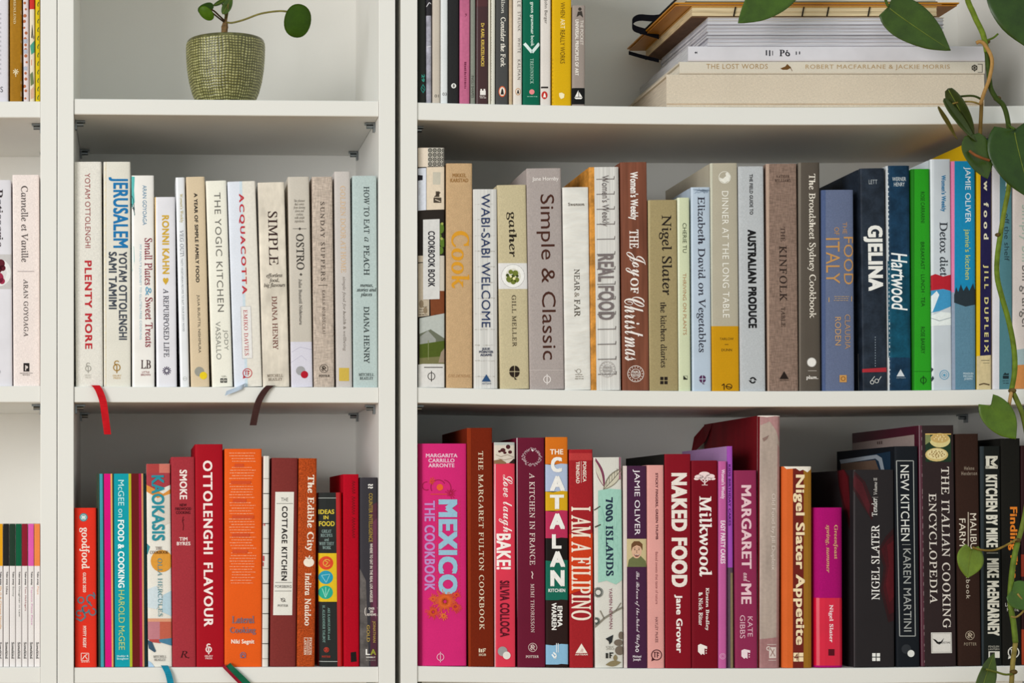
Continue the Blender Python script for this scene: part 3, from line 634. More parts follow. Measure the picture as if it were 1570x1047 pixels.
# ---------------------------------------------------------------- books: wide bookcase, upper shelf
group = 'books on the upper shelf of the wide bookcase'
B('black-olive book with teal number and diamond, first on the upper right shelf', 641, 653, 641, -110, 'R1', '2a2c28', 'paper', flat(T('29', 646.4, 114, 651, 125.5, '3a9c8c', 'b'), M(line([(648.6, 129.5), (652, 136), (648.6, 142.4), (645.2, 136), (648.6, 129.5)], 1.1) + line([(646.6, 134), (650.6, 138)], .9), '2f8c80')))
B('grey book with a black-and-white photo spine, second on the upper right shelf', 653.4, 661.6, 653.6, -80, 'R1', 'a3a2ae', 'blotch', flat(R(652, -80, 663, 24, '2e2c30', 'picture', 'blotch'), M(line([(654, 10), (658, 4), (661.5, 6)], 1.2) + line([(654, 72), (661, 71)], 1), 'd8d6da', 'picture')), hard=False)
B('beige booklet numbered in small dark digits, upper right shelf', 663, 675.2, 663, -70, 'R1', 'c8bdb0', 'paper', flat(T('01', 666.4, 145, 672.6, 149.4, '3a3632', 's', 'h')), hard=False)
B('white booklet numbered in small dark digits, upper right shelf', 675.8, 687, 675.6, -70, 'R1', 'dee1e3', 'paper', flat(T('03', 678.4, 142, 685, 146.6, '3a3632', 's', 'h')), hard=False)
B('charcoal book with a small white numbered disc near its foot', 687.6, 704, 687.2, -95, 'R1', '2b2b2c', 'cloth', flat(C(695.6, 131.6, 3.8, 'ecebe8'), T('8', 694.2, 129.2, 697, 134, '2a2a2a', 'b', 'h')))
B('pink cloth-like book with small dark lettering, upper right shelf', 705, 721, 704.6, -85, 'R1', 'c56b8e', 'worn', flat(M([q for y in range(95, 136, 3) for q in rect(711.8, y, 714.2 + random.random(), y + 1.5 + random.random())], '7c3450', 'small_print'), T('P.', 713, 21, 715.4, 26, '7c3450', 'b')))
B('thin grey-green book with black lettering low on its spine', 721.6, 729.4, 721.4, -60, 'R1', '868a80', 'cloth', flat(T('INGLI SHAPES', 722.6, 116, 726.6, 150, '3a3c36', 's')))
B('dark maroon book with yellow capitals, upper right shelf', 730, 748.6, 729.6, -90, 'R1', '3d1b1e', 'gloss', flat(R(728, -92, 750, 10, '4c2022', 'colour_band', 'gloss'), T('Dr KARL KRUSZELNICKI', 737.4, 35.5, 742.6, 101.5, 'd8b858', 'b'), M(rect(736, 139, 744.6, 145.6) + rect(736.6, 136.4, 739, 139) + rect(741.4, 136.4, 744, 139), 'ece6e2'), dashes(735, 147, 746, 2, 2.4, 'c8bcb8')), hard=False)
B('thin cream booklet pressed beside the maroon book', 749, 752.2, 749, -50, 'R1', 'dcd4c2', 'paper', hard=False)
B('thin off-white booklet with a speckled dark edge, upper right shelf', 753, 759.8, 752.6, -55, 'R1', 'd6d3c8', 'paper', flat(M([q for y in range(0, 156, 4) for q in rect(752.4, y, 753.6, y + 1 + 2 * random.random())], '3c3a34', 'pattern')), hard=False)
B('charcoal paperback with cream serif title and an orange oval emblem', 760.6, 780, 760, -70, 'R1', '4a4a4a', 'paper', flat(T('Wilson', 768.4, -10, 774.4, 20.6, 'd6d2ca', 'r'), T('Consider the Fork', 767.4, 26.5, 775.4, 102.5, 'e6e0d6', 'f'), oval(770, 140.4, 5.6, 8.4, 'd8643c')), hard=False)
B('thin tan worn booklet between the charcoal and the pale paperbacks', 780.6, 786, 780.6, -50, 'R1', 'cbb394', 'worn', hard=False)
B('pale pinkish-white paperback with thin grey capitals and an amber oval emblem', 786.6, 800.6, 786.6, -75, 'R1', 'e0d8d0', 'paper', flat(T('PLE', 793.4, -4, 798, 10.6, '6c6662', 's', sp=1.3), T('STRUNK', 793.6, 18, 798.2, 48, '6c6662', 's', sp=1.3), T('WHITE', 793.6, 58, 798.2, 81, '6c6662', 's', sp=1.3), T('KALMAN', 793.4, 91.5, 798, 122, '6c6662', 's', sp=1.3), oval(794.2, 140.6, 4, 5.4, 'c08a5c')), hard=False)
B('green book with a white chevron and white serif lettering', 801.6, 828, 801.6, -60, 'R1', '09624a', 'paper', flat(T('green grammar book', 812.4, 3, 819, 71, 'd8ece2', 'f'), M(line([(804, 66.6), (815.6, 80.4), (827, 66.6)], 4.6), 'd9e9e6'), T('TREDINNICK', 812.8, 90, 818, 128.5, 'b4d8c8', 'r', sp=1.2), C(815.4, 141, 4, 'e88a8c'), dashes(807.6, 147.6, 826, 1, 2, '8cc0ac')))
B('white paperback with a red oval emblem and a black bar near its foot', 829, 845, 828.8, -45, 'R1', 'ded6d0', 'paper', flat(T('John Berger', 833.6, -1, 839.4, 36.5, '5a5450', 's'), R(829.6, 132.8, 840.4, 135.4, '3a3432', 'emblem'), oval(834.8, 146, 4.6, 6, 'c03028')), hard=False)
B('tall yellow book with dark and white thin capitals', 847, 876.6, 846.6, -105, 'R1', 'd8ab10', 'paper', flat(M([q for y in range(90, 158, 6) for q in rect(846.4, y, 847.9, y + 3)], '3a2c14', 'wear'), T('WHEN', 859.4, 3.6, 866, 26.6, '6c5410', 's'), T('ART', 859.2, 29, 866, 44, 'f8ecc0', 's'), T('REALLY WORKS', 858.8, 46, 866, 97.4, '6c5410', 's'), M([[(857, 143), (861, 142), (865.4, 144.4), (864.6, 150), (860, 152), (857.4, 148)]], 'f4e8c0')))
B('small taupe book with a black foot and white sailing boat emblem', 877.6, 897.8, 877, 8.4, 'R1', '9c8f88', 'paper', flat(R(876, 135, 899, 160, '161616'), M(disc(889, 14, 2.6) + [[(884, 26), (886, 18), (892, 17), (894, 27), (889, 23)]], '3a3430', 'ornament'), T('THE POCKET', 889.4, 31, 894.4, 69, 'ece4dc', 's'), T('UNIVERSAL PRINCIPLES OF ART', 881.6, 30, 887.4, 116, 'f0e8e0', 'b'),
  M([[(886.6, 138.4), (886.6, 148.6), (881.4, 148.6)], [(887.6, 141), (892.6, 148.6), (887.6, 148.6)], [(880.4, 149.6), (893.4, 149.6), (891, 152), (882.6, 152)]], 'f0ece8')))

# ---------------------------------------------------------------- books: wide bookcase, middle shelf
group = 'books on the middle shelf of the wide bookcase'
B('collage-printed book of page pictures with a black-lettered pale tag', 641, 681.8, 641, 226.5, 'R2', '2c2622', 'paper', flat(
  R(640, 226, 656, 256, 'e4d5c4', 'picture'), R(656, 226, 683, 255, 'c6c1b6', 'picture'), vtile(656, 227, 681.5, 255, 7, '2c2924'), PG([(640, 258), (653.4, 257.4), (653.4, 322), (640, 323)], 'dcdfea', 'picture'), PG([(640, 268), (648, 269), (648, 276), (640, 277)], '26222a', 'picture'), PG([(640, 288), (644, 288), (643, 300), (640, 299)], '3a3036', 'picture'),
  PG([(654, 256.4), (683, 255.6), (683, 321), (654, 322)], 'e3d2bc', 'picture'), R(663.6, 264, 675.4, 283, 'c9c2b2', 'picture'), M(rect(664.6, 303, 676.6, 311) + rect(668, 293.4, 673.6, 302) + line([(666, 302), (675, 295)], 1.6), '4c4238', 'picture'), M(line([(667, 306), (675, 309)], 1.2), 'd8c8b4', 'picture'),
  M(disc(676, 350, 5, 8) + disc(673, 362, 4, 5) + disc(679, 372, 5, 7) + disc(675, 384, 5, 6), '5e7a2c', 'picture'), M(disc(677, 366, 2.2) + disc(678, 343, 2), 'a8b05c', 'picture'), R(640, 392, 658, 402, 'c4b4a0', 'picture'),
  PG([(640, 404), (658, 402), (658, 484), (640, 486)], 'bcae9a', 'picture'), dashes(642, 470, 656, 4, 4, '6a5c4c'), M(disc(646, 466, 3.4, 6) + disc(652, 476, 3, 5), '8c7a62', 'picture'), PG([(659, 446), (683, 444), (683, 502), (661, 502)], '7c4326', 'picture'), dashes(664, 482, 680, 4, 3.4, '3c2014'), R(672, 392, 683, 446, 'cfc6b8', 'picture'),
  PG([(643, 488), (683, 480), (683, 560), (643, 560)], 'b9bdb8', 'picture'), PG([(643, 512), (660, 505), (683, 520), (683, 534), (643, 530)], '6b6f5e', 'picture'), PG([(644, 516), (656, 507), (668, 520), (668, 530), (644, 530)], '9a9c96', 'picture'), PG([(643, 528), (683, 522), (683, 552), (643, 556)], '4e5c1f', 'picture'), PG([(643, 549), (683, 546), (683, 562), (643, 562)], '77734c', 'picture'), PG([(676, 540), (683, 532), (683, 556), (672, 556)], '9c8a78', 'picture'), R(656, 522, 657, 552, '8a9060', 'picture'),
  PG([(648.4, 337), (673.8, 336), (673.8, 458.6), (648.4, 459.4)], 'd8d6d4', 'tag'), T('COOKBOOK BOOK', 656, 354.5, 666.6, 440, '24222a', 'b'), PG([(641, 559), (648, 558), (683, 558), (683, 596), (641, 596)], 'dcd9d6', 'picture'), R(650, 562.6, 678.6, 564, '4c4846', 'picture'), phi(661.2, 577, 7.2, '34302e')))
B('kraft brown book with a large raised golden word', 684, 724.4, 684, 250.5, 'R2', 'c6a57e', 'kraft', flat(T('MIKKEL\nKARSTAD', 690.4, 266, 718, 279.4, '9c7242', 'b', 'h'), T('Cook', 692, 354, 720, 442, 'd9992a', 'f'), T('GYLDENDAL', 687.4, 574, 722, 578.4, 'a0764c', 'i', 'h')))
B('white exposed-binding book with navy capitals and a blue triangle', 725.4, 762, 726.6, 290, 'R2', 'dad8d5', 'ribbed', flat([M([q for x in range(728, 759, 4) for q in rect(x, y + random.random() * 1.4, x + 3, y + .9 + random.random())], 'b4b0aa', 'stitch') for y in range(312, 580, 24)],
  R(758.6, 288, 763, 600, 'cfccc8', 'colour_band'), T('WABI-SABI WELCOME', 737.4, 297, 751.6, 502, '26365e', 's'), T('JULIE\nPOINTER\nADAMS', 734.4, 533, 756, 546, '3a405a', 'b', 'h'), tri(745.4, 574, 585, 14, '2e4f7a'), T('ARTISAN', 738.6, 586.6, 752.6, 589.4, '4a5a74', 's', 'h')))
B('sand-coloured book with a plate photo in the middle of its spine', 762, 806.8, 767, 283.5, 'R2', 'c5b896', 'cloth', flat(T('gather', 776.2, 325, 792.6, 394, '261f16', 'r'), R(762, 403.4, 812, 443, 'e0dddc', 'picture'), M(ring(786.6, 423.2, 18, 1.2), 'b4b0ae', 'picture'), M(disc(786.6, 423.2, 17.4), 'efedea', 'picture'), M(disc(786.4, 423.6, 12, 12), 'dcd8cc', 'picture'),
  M(disc(781, 428, 5) + disc(790, 419, 4.6) + disc(792, 429, 4) + disc(783, 417, 3.4) + disc(787, 432, 4), '6f7a32', 'picture'), M(disc(786, 424, 3) + disc(778, 422, 2.4) + disc(793, 423, 2), '3f4a1c', 'picture'), M(disc(788, 427, 2.2) + disc(783, 424, 1.8), 'e8e0a8', 'picture'),
  T('GILL MELLER', 784.4, 452.5, 792, 531.5, '4c4232', 'r', sp=1.1), quad(788.6, 569.6, 8, '2a2018')))
B('thick mauve-grey hardback with very large brown sans lettering', 807, 860.4, 812.4, 258, 'R2', 'aa9f9c', 'cloth', flat(T('Jane Hornby', 816, 271, 856.4, 278.6, 'f4eeea', 's', 'h'), T('Simple & Classic', 821.6, 298, 853.4, 551.6, '47271d', 's'), R(812, 567, 864, 567.8, 'c4bab6', 'emblem'), phi(838.8, 581.6, 7, 'f0e8e6')))
B('white textured book with small dark serif capitals, right middle shelf', 862.4, 902.6, 866.4, 287, 'R2', 'e2dfd9', 'emboss', flat(T('Swanson', 871, 310.6, 896, 315.6, '5a5048', 'f', 'h'), T('NEAR', 880, 412.5, 889, 446, '463e34', 'r'), T('&', 880.6, 448, 888, 456, '8a8074', 'i'), T('FAR', 880.4, 459, 889.6, 485.6, '463e34', 'r'), M(ring(887, 569, 3.6, .7) + line([(881, 567), (884, 570)], .8), '8a8278'), dashes(880.6, 573.6, 895, 3, 3.2, '8a8278')))
B('grey-white stitched-look book with an orange rusty hinge', 902.8, 948.8, 906.4, 256, 'R2', 'c98a3c', 'blotch', flat(PG([(911, 254), (950, 254), (954.6, 602), (914.6, 602)], 'dcd9d5', 'spine_panel', 'ribbed'), [M(line([(914 + .008 * (y - 256), y), (941 + .009 * (y - 256), y - .6)], 1.4) + line([(941 + .009 * (y - 256), y + .4), (941.6 + .009 * (y - 256), y - 5)], 1.2), '78706e', 'stitch') for y in range(275, 590, 23)],
  PG([(945, 254), (946, 254), (950.6, 602), (949.6, 602)], 'b8b2b0', 'colour_patch'), T("Women's Weekly", 919, 269, 934, 347, '665c5c', 's'), T('REAL FOOD', 916, 390, 941.6, 490.5, '7a7070', 'b'), stamp(930.6, 566, 12.4, 'b4aeac'), T('TRIPLE\nTESTED', 923.6, 561.6, 937.6, 570.6, 'a8a2a0', 'b', 'h')))
B('wood-grain brown book with white script and capitals', 950.8, 992, 954.8, 248.5, 'R2', '7c4a38', 'wood', flat(T("Women's Weekly", 962.4, 263.5, 979, 337, 'f2ece8', 'b'), T('THE', 965, 352, 979, 381, 'f0e8e4', 'f'), T('Joy', 959, 386, 990, 424, 'f0e8e4', 'c'), T('OF', 966.4, 426, 979, 450, 'f0e8e4', 'f'), T('Christmas', 957, 455, 989, 553, 'f0e8e4', 'c'), stamp(974.6, 573, 12.8, 'ddd0ca'), T('TRIPLE\nTESTED', 967.4, 568.6, 982, 577.6, 'e6dcd6', 'b', 'h')))
B('khaki cloth book with dark serif lettering and a four-square emblem', 993.6, 1038, 996.2, 306.5, 'R2', 'a1916a', 'cloth', flat(R(992, 305, 997, 601, 'b3a47c', 'colour_band', 'cloth'), T('Nigel Slater', 1010, 330, 1030.6, 452.5, '221b17', 'r'), T('the kitchen diaries', 1012.2, 463, 1022.6, 563.4, '2a221c', 'r'), four(1017.8, 583.4, 5.6, '241c18')))
B('slim pale green book with small dark and tan capitals', 1038.6, 1057.4, 1040.8, 303, 'R2', 'cfd5b4', 'paper', flat(R(1037, 302, 1042, 601, 'e0e4cc', 'colour_band'), T('CHERIE TU', 1046.4, 342, 1052.8, 387.5, '39402a', 's'), T('THRIVING ON PLANTS', 1046.6, 419, 1052.6, 513.5, 'b0825c', 's'), R(1047.6, 576, 1054, 582, '2a2c22', 'emblem'), M([[(1048.4, 576.6), (1053.4, 576.6), (1053.4, 581)]], 'cfd5b4')))
B('icy blue book with one long dark serif line from top to foot', 1059.4, 1089, 1061.6, 287, 'R2', 'b7c5d6', 'gloss', flat(M([q for i in range(26) for q in line([(1060 + 28 * random.random(), 288 + 9 * random.random()), (1062 + 28 * random.random(), 290 + 8 * random.random())], .6)], '8c9cb0', 'ornament'), T('Elizabeth David on Vegetables', 1066.4, 301.6, 1082.4, 540, '2b2a38', 'r'), quad(1077, 581, 5.2, '522a50')))
B('stone-grey book with white capitals and a mustard lower band', 1088.8, 1130.8, 1092, 250, 'R2', 'b3ab99', 'paper', flat(R(1086, 500, 1134, 602, 'c89210'), R(1086, 248, 1092.5, 500, 'c6c4b2', 'colour_band'), M(ring(1111, 272, 9.4, .9) + [[(1103, 272), (1108, 274), (1113, 270), (1112, 266), (1115, 264), (1119.6, 270), (1118, 277), (1111, 280.6), (1104, 277)]], 'e9e6dc'), T('DINNER AT THE LONG TABLE', 1106.6, 293, 1118.4, 487, 'efece4', 's', sp=1.1),
  T('TARLOW', 1103.4, 517.6, 1124.6, 521.4, '5c4410', 's', 'h'), R(1111, 527.6, 1116.6, 528.5, '5c4410', 'emblem'), T('DUNN', 1106, 534.6, 1122, 538.4, '5c4410', 's', 'h'), M(line([(1106.4, 591), (1110, 588.4), (1110, 597.6)], 1.5) + ring(1117.6, 592.6, 5, 1.2, 16, 0, 360, 4.4) + line([(1112, 592), (1121, 594)], 1.5), '4c340a')))
B('light blue-grey book with fat black ornamental capitals', 1131.8, 1171.2, 1135, 255, 'R2', 'b9bcc0', 'cloth', flat(T('THE FIELD GUIDE TO', 1148.8, 267, 1154.6, 329, '2a2a2c', 'b'), T('AUSTRALIAN PRODUCE', 1146, 352, 1160.4, 503, '161618', 'k'), M(ring(1154, 583, 5, 2.2, 14, 20, 160) + ring(1154, 583, 5, 2.2, 14, 200, 340) + [[(1147.6, 583), (1152.6, 583), (1150, 586)], [(1155.6, 583), (1160.6, 583), (1158, 580)]], '161618')))
B('brown-grey linen book with dark stamped lettering and a triangle', 1174.6, 1221.8, 1177.6, 251, 'R2', '8b7468', 'linen', flat(R(1173, 250, 1179.4, 602, 'b39a8a', 'colour_band', 'cloth'), T('NATHAN\nWILLIAMS', 1187.6, 268.4, 1212, 279, '45352e', 'r', 'h', sp=1.2), T('THE', 1197, 348, 1203.4, 370.4, '3c2e28', 'r'), T('KINFOLK', 1194.6, 377, 1206.6, 462, '30241f', 'r', sp=1.1), T('TABLE', 1197.4, 471, 1203.8, 501, '3c2e28', 'r'), tri(1202, 569, 581, 14, '241a16'), T('ARTISAN', 1195, 582, 1209, 583.8, '3c2e28', 's', 'h')))
B('dark grey-brown book with one cream serif line and a white disc', 1224.4, 1258, 1226.2, 249, 'R2', '574f47', 'paper', flat(R(1223, 248, 1228, 602, '7a7268', 'colour_band'), T('The Broadsheet Sydney Cookbook', 1237.2, 266.5, 1251.4, 487.8, 'ece4d8', 'r'), C(1244.4, 555.4, 6.6, 'e8e4e0'), burst(1244.4, 555.4, 7.4, 20, .9, 'e8e4e0', 'emblem', .8), R(1238.6, 568, 1252, 568.8, 'b8b0a8', 'emblem'), T('plum.', 1236, 575.6, 1254.4, 582.6, 'f2ece6', 'f', 'h')), r=.004)
B('slate blue cloth book with thin golden capitals in two columns', 1259.8, 1309.4, 1261.6, 291, 'R2', '636d8a', 'cloth', flat(R(1258, 290, 1266, 602, '4f5e84', 'colour_band', 'cloth'), T('THE', 1292, 340.6, 1298.6, 358.4, 'b88a58', 's'), T('FOOD', 1293.4, 363, 1309, 436, 'c08f56', 's'), T('OF', 1279, 348.4, 1286.6, 360.4, 'b88a58', 's'), T('ITALY', 1266.6, 365, 1287.6, 434.8, 'c08f56', 's'),
  M(line([(1271, 456), (1271, 463)], 1.2) + line([(1306, 454), (1306, 462)], 1.2), 'c09a68'), dashes(1277, 454, 1303, 3, 3, 'a89078'), T('CLAUDIA', 1295, 482, 1304, 535, 'b08c6c', 's'), T('RODEN', 1280, 486, 1289.4, 529.4, 'c49a6c', 's'), R(1287, 575, 1298, 586, 'c89455', 'emblem'), M(ring(1292.5, 580.5, 3.6, 1.2), '8a5c30')), bulge=.002)
B('dark navy book with chunky white capitals and a red stripe low down', 1318.8, 1356.6, 1323, 258, 'R2', '262e3a', 'blotch', flat( T('LETT', 1332, 275.6, 1345, 282.2, 'a8adb2', 's', 'h'), T('GJELINA', 1323.6, 345.6, 1354.4, 446, 'eceae6', 'k'),
  PG([(1316, 566), (1364, 563), (1364, 570), (1316, 571)], 'a52a34'), M([q for y in range(516, 562, 4) for q in rect(1341.4, y, 1342.4, y + 2)], '8a96a2', 'lettering'), M(ring(1337, 586, 3.2, 1) + ring(1344, 584, 3.4, 1) + line([(1336, 583), (1341, 577)], 1) + line([(1347, 583), (1351, 577)], 1), 'c8c8c6')), depth=.2)
B('deep teal-blue book with white handwriting and a white triangle', 1359, 1395.8, 1361.6, 254, 'R2', 'c9cdd0', 'paper', flat(PG([(1361.6, 250), (1400, 250), (1402, 602), (1364.4, 602)], '173650', 'spine_panel', 'blotch'), PG([(1361.6, 400), (1400, 390), (1402, 548), (1363, 548)], '10495f', 'colour_patch', 'blotch'), M([q for y in range(256, 590, 7) for q in rect(1361.4 + (y - 254) * .008, y + 3 * random.random(), 1362 + random.random() + (y - 254) * .008, y + 4)], 'b4c0c8', 'wear'),
  T('WERNER\nHENRY', 1368, 271.6, 1389, 285.6, 'd2dade', 's', 'h'), T('Hartwood', 1366, 387.5, 1391.4, 476, 'f0f2f2', 'x'), tri(1380.6, 566, 577, 12.4, 'ccd2d8'), T('ARTISAN', 1374, 578.4, 1388, 580.2, '9aaab6', 's', 'h')), r=.004)
B('vivid green book with dark green condensed capitals', 1397.4, 1425.6, 1400.6, 259, 'R2', '2a9a20', 'paper', flat(R(1396, 258, 1402, 602, '1f7418', 'colour_band'), T('ROSE CARRARINI', 1411.4, 294, 1417.8, 341.5, '134a14', 's'), T('BREAKFAST · LUNCH · TEA', 1411.4, 371, 1418, 470, '134a14', 's'), T('ROSE BAKERY', 1411.6, 501, 1418, 542, '134a14', 's'), R(1399, 569, 1429, 569.6, '1c6c18', 'emblem'), phi(1415.6, 583, 6, '134a14')))
B('white book with a red, blue and white photo band in the middle of its spine', 1426.6, 1457.6, 1429, 244, 'R2', 'd2d8df', 'gloss', flat(R(1432.4, 243, 1461, 600, 'c6cdd5', 'spine_panel', 'gloss'),
  PG([(1424, 424), (1434, 420), (1446, 424), (1462, 420), (1462, 447), (1446, 443), (1424, 446)], 'b3202e', 'picture'), PG([(1424, 446), (1446, 443), (1462, 447), (1462, 468), (1440, 477), (1424, 480)], '3f93c2', 'picture'), PG([(1424, 458), (1436, 446), (1440, 452), (1430, 478), (1424, 480)], 'dfe8ee', 'picture'), PG([(1424, 486), (1442, 478), (1462, 480), (1462, 498), (1424, 500)], 'e4eaea', 'picture'), M(line([(1426, 487), (1440, 492), (1461, 486)], 1), '9aa6ac', 'picture'),
  T("Women's Weekly", 1441, 268.6, 1450.4, 324.4, '2476a6', 'b'), T('Detox diet', 1440.4, 340.6, 1453.4, 423, '2a3038', 'r'), M(ring(1447.6, 574.6, 7.4, 1) + ring(1447.6, 574.6, 4.4, .7) + disc(1447.6, 575, 2), '5c9cbc'), M([[(1426, 560), (1431, 566), (1428, 572)], [(1426, 590), (1430, 576), (1432, 580)]], '2c3a40', 'picture')))
B('sky blue book fading to grey-blue with white and yellow lettering and a pink hinge', 1458, 1496.6, 1459, 247, 'R2', 'd77ca4', 'paper', flat(PG([(1463.6, 240), (1500, 240), (1500, 452), (1463.6, 452)], '1787b6', 'spine_panel'), PG([(1463.6, 448), (1500, 448), (1500, 602), (1464.4, 602)], '5c8399', 'spine_panel', 'cloth'), PG([(1457, 448), (1463.8, 448), (1464.8, 602), (1459, 602)], '8c98ac', 'spine_panel'),
  PG([(1463, 452), (1466, 440), (1469, 448), (1473, 436), (1477, 446), (1482, 438), (1486, 446), (1492, 434), (1495, 444), (1500, 440), (1500, 466), (1480, 470), (1463, 464)], '27323a', 'picture'),
  T('JAMIE OLIVER', 1477, 256, 1488.4, 341.5, 'eef4f6', 's'), T("jamie's kitchen", 1477, 351.6, 1488, 428.6, 'cdd060', 's'), T('PENGUIN\nMICHAEL\nJOSEPH', 1476.6, 571, 1492.4, 583.4, 'b8ccd6', 'b', 'h')), r=.004)
B('yellow-covered tall book with a navy spine and letter-spaced cream text', 1498, 1520.4, 1498.2, 212, 'R2', 'd6b013', 'paper', flat(PG([(1503.6, 205), (1523, 205), (1522, 546), (1502.6, 546)], '241f4c', 'spine_panel', 'worn'), PG([(1497, 546), (1522, 544), (1522, 603), (1496, 603)], 'd9c69a', 'sticker', 'worn'), R(1504, 552, 1517, 553, '6c6452', 'lettering'), R(1507, 556, 1517, 557, '8c8264', 'lettering'),
  T('new food', 1508, 246, 1515.6, 367, 'e2dcc4', 'b', sp=1.6), T('JILL DUPLEIX', 1507, 406, 1515.4, 540, 'd8cc8c', 'b', sp=1.5), M(line([(1501, 590), (1508, 588), (1517, 590)], 2), '5c4a34', 'wear')))
B('grey-teal book with a white hinge and dark lower-case lettering behind the vine', 1521.6, 1552, 1522.4, 246, 'R2', 'd6d4da', 'paper', flat(PG([(1533, 240), (1556, 240), (1555, 602), (1532, 602)], '4e7c86', 'spine_panel'), T('donna hay', 1540, 255, 1547, 307, 'dfe8ea', 'b'), T('off the shelf', 1539.6, 327, 1547.4, 400, '263a42', 's'), M(rect(1537.4, 576, 1546.6, 580.6) + [[(1537.4, 575), (1541, 571), (1543, 573), (1546.6, 572), (1546.6, 575)]], '1c2a30'), dashes(1537, 583.4, 1548, 2, 3.4, '2c444c')))
B('pale blush book with large grey-green lettering at the right edge', 1553.4, 1592, 1552.6, 268, 'R2', 'd8ccc8', 'paper', flat(PG([(1550, 538), (1594, 530), (1594, 562), (1550, 562)], '9fb0b4', 'picture'), PG([(1550, 560), (1594, 558), (1594, 601), (1550, 601)], 'c8854c', 'picture'), T('simply bill', 1562.4, 314, 1580, 401, 'a8b8ac', 's'), T('bill granger', 1562.4, 407, 1580, 506, '6c6866', 's')))

# ---------------------------------------------------------------- books: wide bookcase, bottom shelf
group = 'books on the bottom shelf of the wide bookcase'
fw = lambda cx, cy, r, n, c: burst(cx, cy, r, n, 1.1, c, 'ornament', .12, .55)
B('thick hot pink book with pale blue block lettering and orange fireworks', 641, 716, 641, 680, 'R3', 'd52875', 'paper', flat(R(638, 678, 647.6, 1026, 'a81858', 'colour_band'), T('MARGARITA\nCARRILLO\nARRONTE', 653, 695.4, 701.4, 716.4, 'eec2d6', 'b', 'h'),
  M(ring(672, 747, 12, 1.3, 18, 150, 330) + ring(679, 748, 13, 1.2, 18, -80, 40) + ring(654, 745, 7, 1.4, 14, 60, 280), 'a01848', 'ornament'), C(674.4, 747, 5, 'e8622c', 'ornament'), fw(691, 756, 11, 13, 'b01c48'), fw(662, 738, 7, 10, 'd8502c'), M(rect(660, 757, 685, 758.2), 'd8502c', 'ornament'),
  T('MEXICO', 672, 765.6, 701.4, 911, '98c0d6', 'k'), T('THE COOKBOOK', 650.8, 767.6, 667, 905.6, 'c08cc8', 'b'), M([q for y in range(768, 910, 5) for q in disc(704.6, y, .9, None, 5) + disc(670, y, .9, None, 5)], 'd8502c', 'ornament'), fw(682, 922, 22, 46, 'e0642c'), fw(664, 938, 13, 26, 'd8502c'), fw(698, 930, 11, 22, 'd8502c'), fw(700, 912, 8, 14, 'e0502c'), fw(664, 918, 9, 14, 'e0642c'), fw(680, 944, 8, 12, 'e8782c'), phi(675.2, 1007.2, 7, 'eab4cc')), bulge=.002, depth=.2)
B('tall rust-brown book with cream serif capitals down the spine', 716, 755, 718.6, 656, 'R3', '74240f', 'cloth', flat(R(714, 655, 722, 1026, '8a3014', 'colour_band', 'cloth'), T('THE MARGARET FULTON COOKBOOK', 733.2, 691.6, 742.6, 965.6, 'e8d8be', 'r', sp=1.15), M(rect(734, 994, 736, 1000) + rect(737, 995, 739, 1000) + rect(740, 994, 741.6, 1000) + rect(740, 994, 745, 995.4) + rect(740, 997, 744, 998.2), 'e8d8be'), T('HGB', 734, 1002, 745, 1005.4, 'e8d8be', 'f', 'h')), depth=.2)
B('glossy pinkish-red book with white brush script and a cake photo at the top', 757.4, 789.6, 758.6, 678, 'R3', 'dc2a48', 'gloss', flat(R(756, 678, 792, 710, 'd9cdc0', 'picture'), R(756, 678, 792, 682.4, 'b9bdb8', 'picture'), M(disc(771, 690, 4, 3) + disc(779, 685, 3.4) + disc(782, 693, 3, 2.6) + disc(774, 694, 2.6, 2) + disc(766, 692, 2.4, 1.8), '4c2024', 'picture'), M(line([(760, 697), (768, 700), (778, 697), (788, 701)], 1.1) + line([(764, 703), (774, 705), (786, 702)], 1), 'a8988a', 'picture'), PG([(756, 706), (768, 704), (776, 709), (776, 711), (756, 711)], '8a6a4c', 'picture'), PG([(780, 710), (788, 703), (792, 706), (792, 711)], '30201c', 'picture'),
  R(756, 711, 759.6, 1026, 'e8c4c8', 'wear'), T('Love laugh', 764.4, 727.6, 786, 816, 'fae8e6', 'c'), T('BAKE!', 761, 818, 783.4, 873, 'faf0ec', 'b'), T('SILVIA COLLOCA', 766.2, 890, 781, 976.4, '5a0f20', 'b'), two(770.4, 998.4, 7.4, '9c9a9a', 'e4dfd8')))
B('wine-dark book with a cream wreath and spaced serif capitals', 792, 835, 793.8, 671, 'R3', '681630', 'paper', flat(R(790, 670, 793.6, 1026, 'b8a8ac', 'wear'), M([q for i in range(46) for q in disc(815.6 + (11.5 + 4 * random.random()) * math.cos(i * 2.4), 700.6 + (10.5 + 4 * random.random()) * math.sin(i * 2.4), .9 + .5 * random.random(), None, 5)] + [q for i in range(18) for q in line([(815.6 + 10 * math.cos(i * .349), 700.6 + 9.5 * math.sin(i * .349)), (815.6 + 14.5 * math.cos(i * .349 + .3), 700.6 + 14 * math.sin(i * .349 + .3))], .7)], 'b898a0', 'ornament'), M([[(814, 688), (818, 690), (816.6, 692.6)]], 'f0e8e8', 'ornament'),
  T('A KITCHEN IN FRANCE', 811.4, 725, 820.4, 866, 'e6d0cc', 'r', sp=1.1), M(line([(815, 876), (817, 880), (815.4, 884), (816.6, 887)], 1.4), 'e6d0cc', 'ornament'), T('MIMI THORISSON', 813.4, 895, 819.4, 969.6, 'dcc0be', 'r', sp=1.1), potter(816.6, 992.4, 6.8, 'dcc4c0'), T('POTTER', 806, 1004.6, 826, 1008.4, 'e6d0cc', 'f', 'h')))
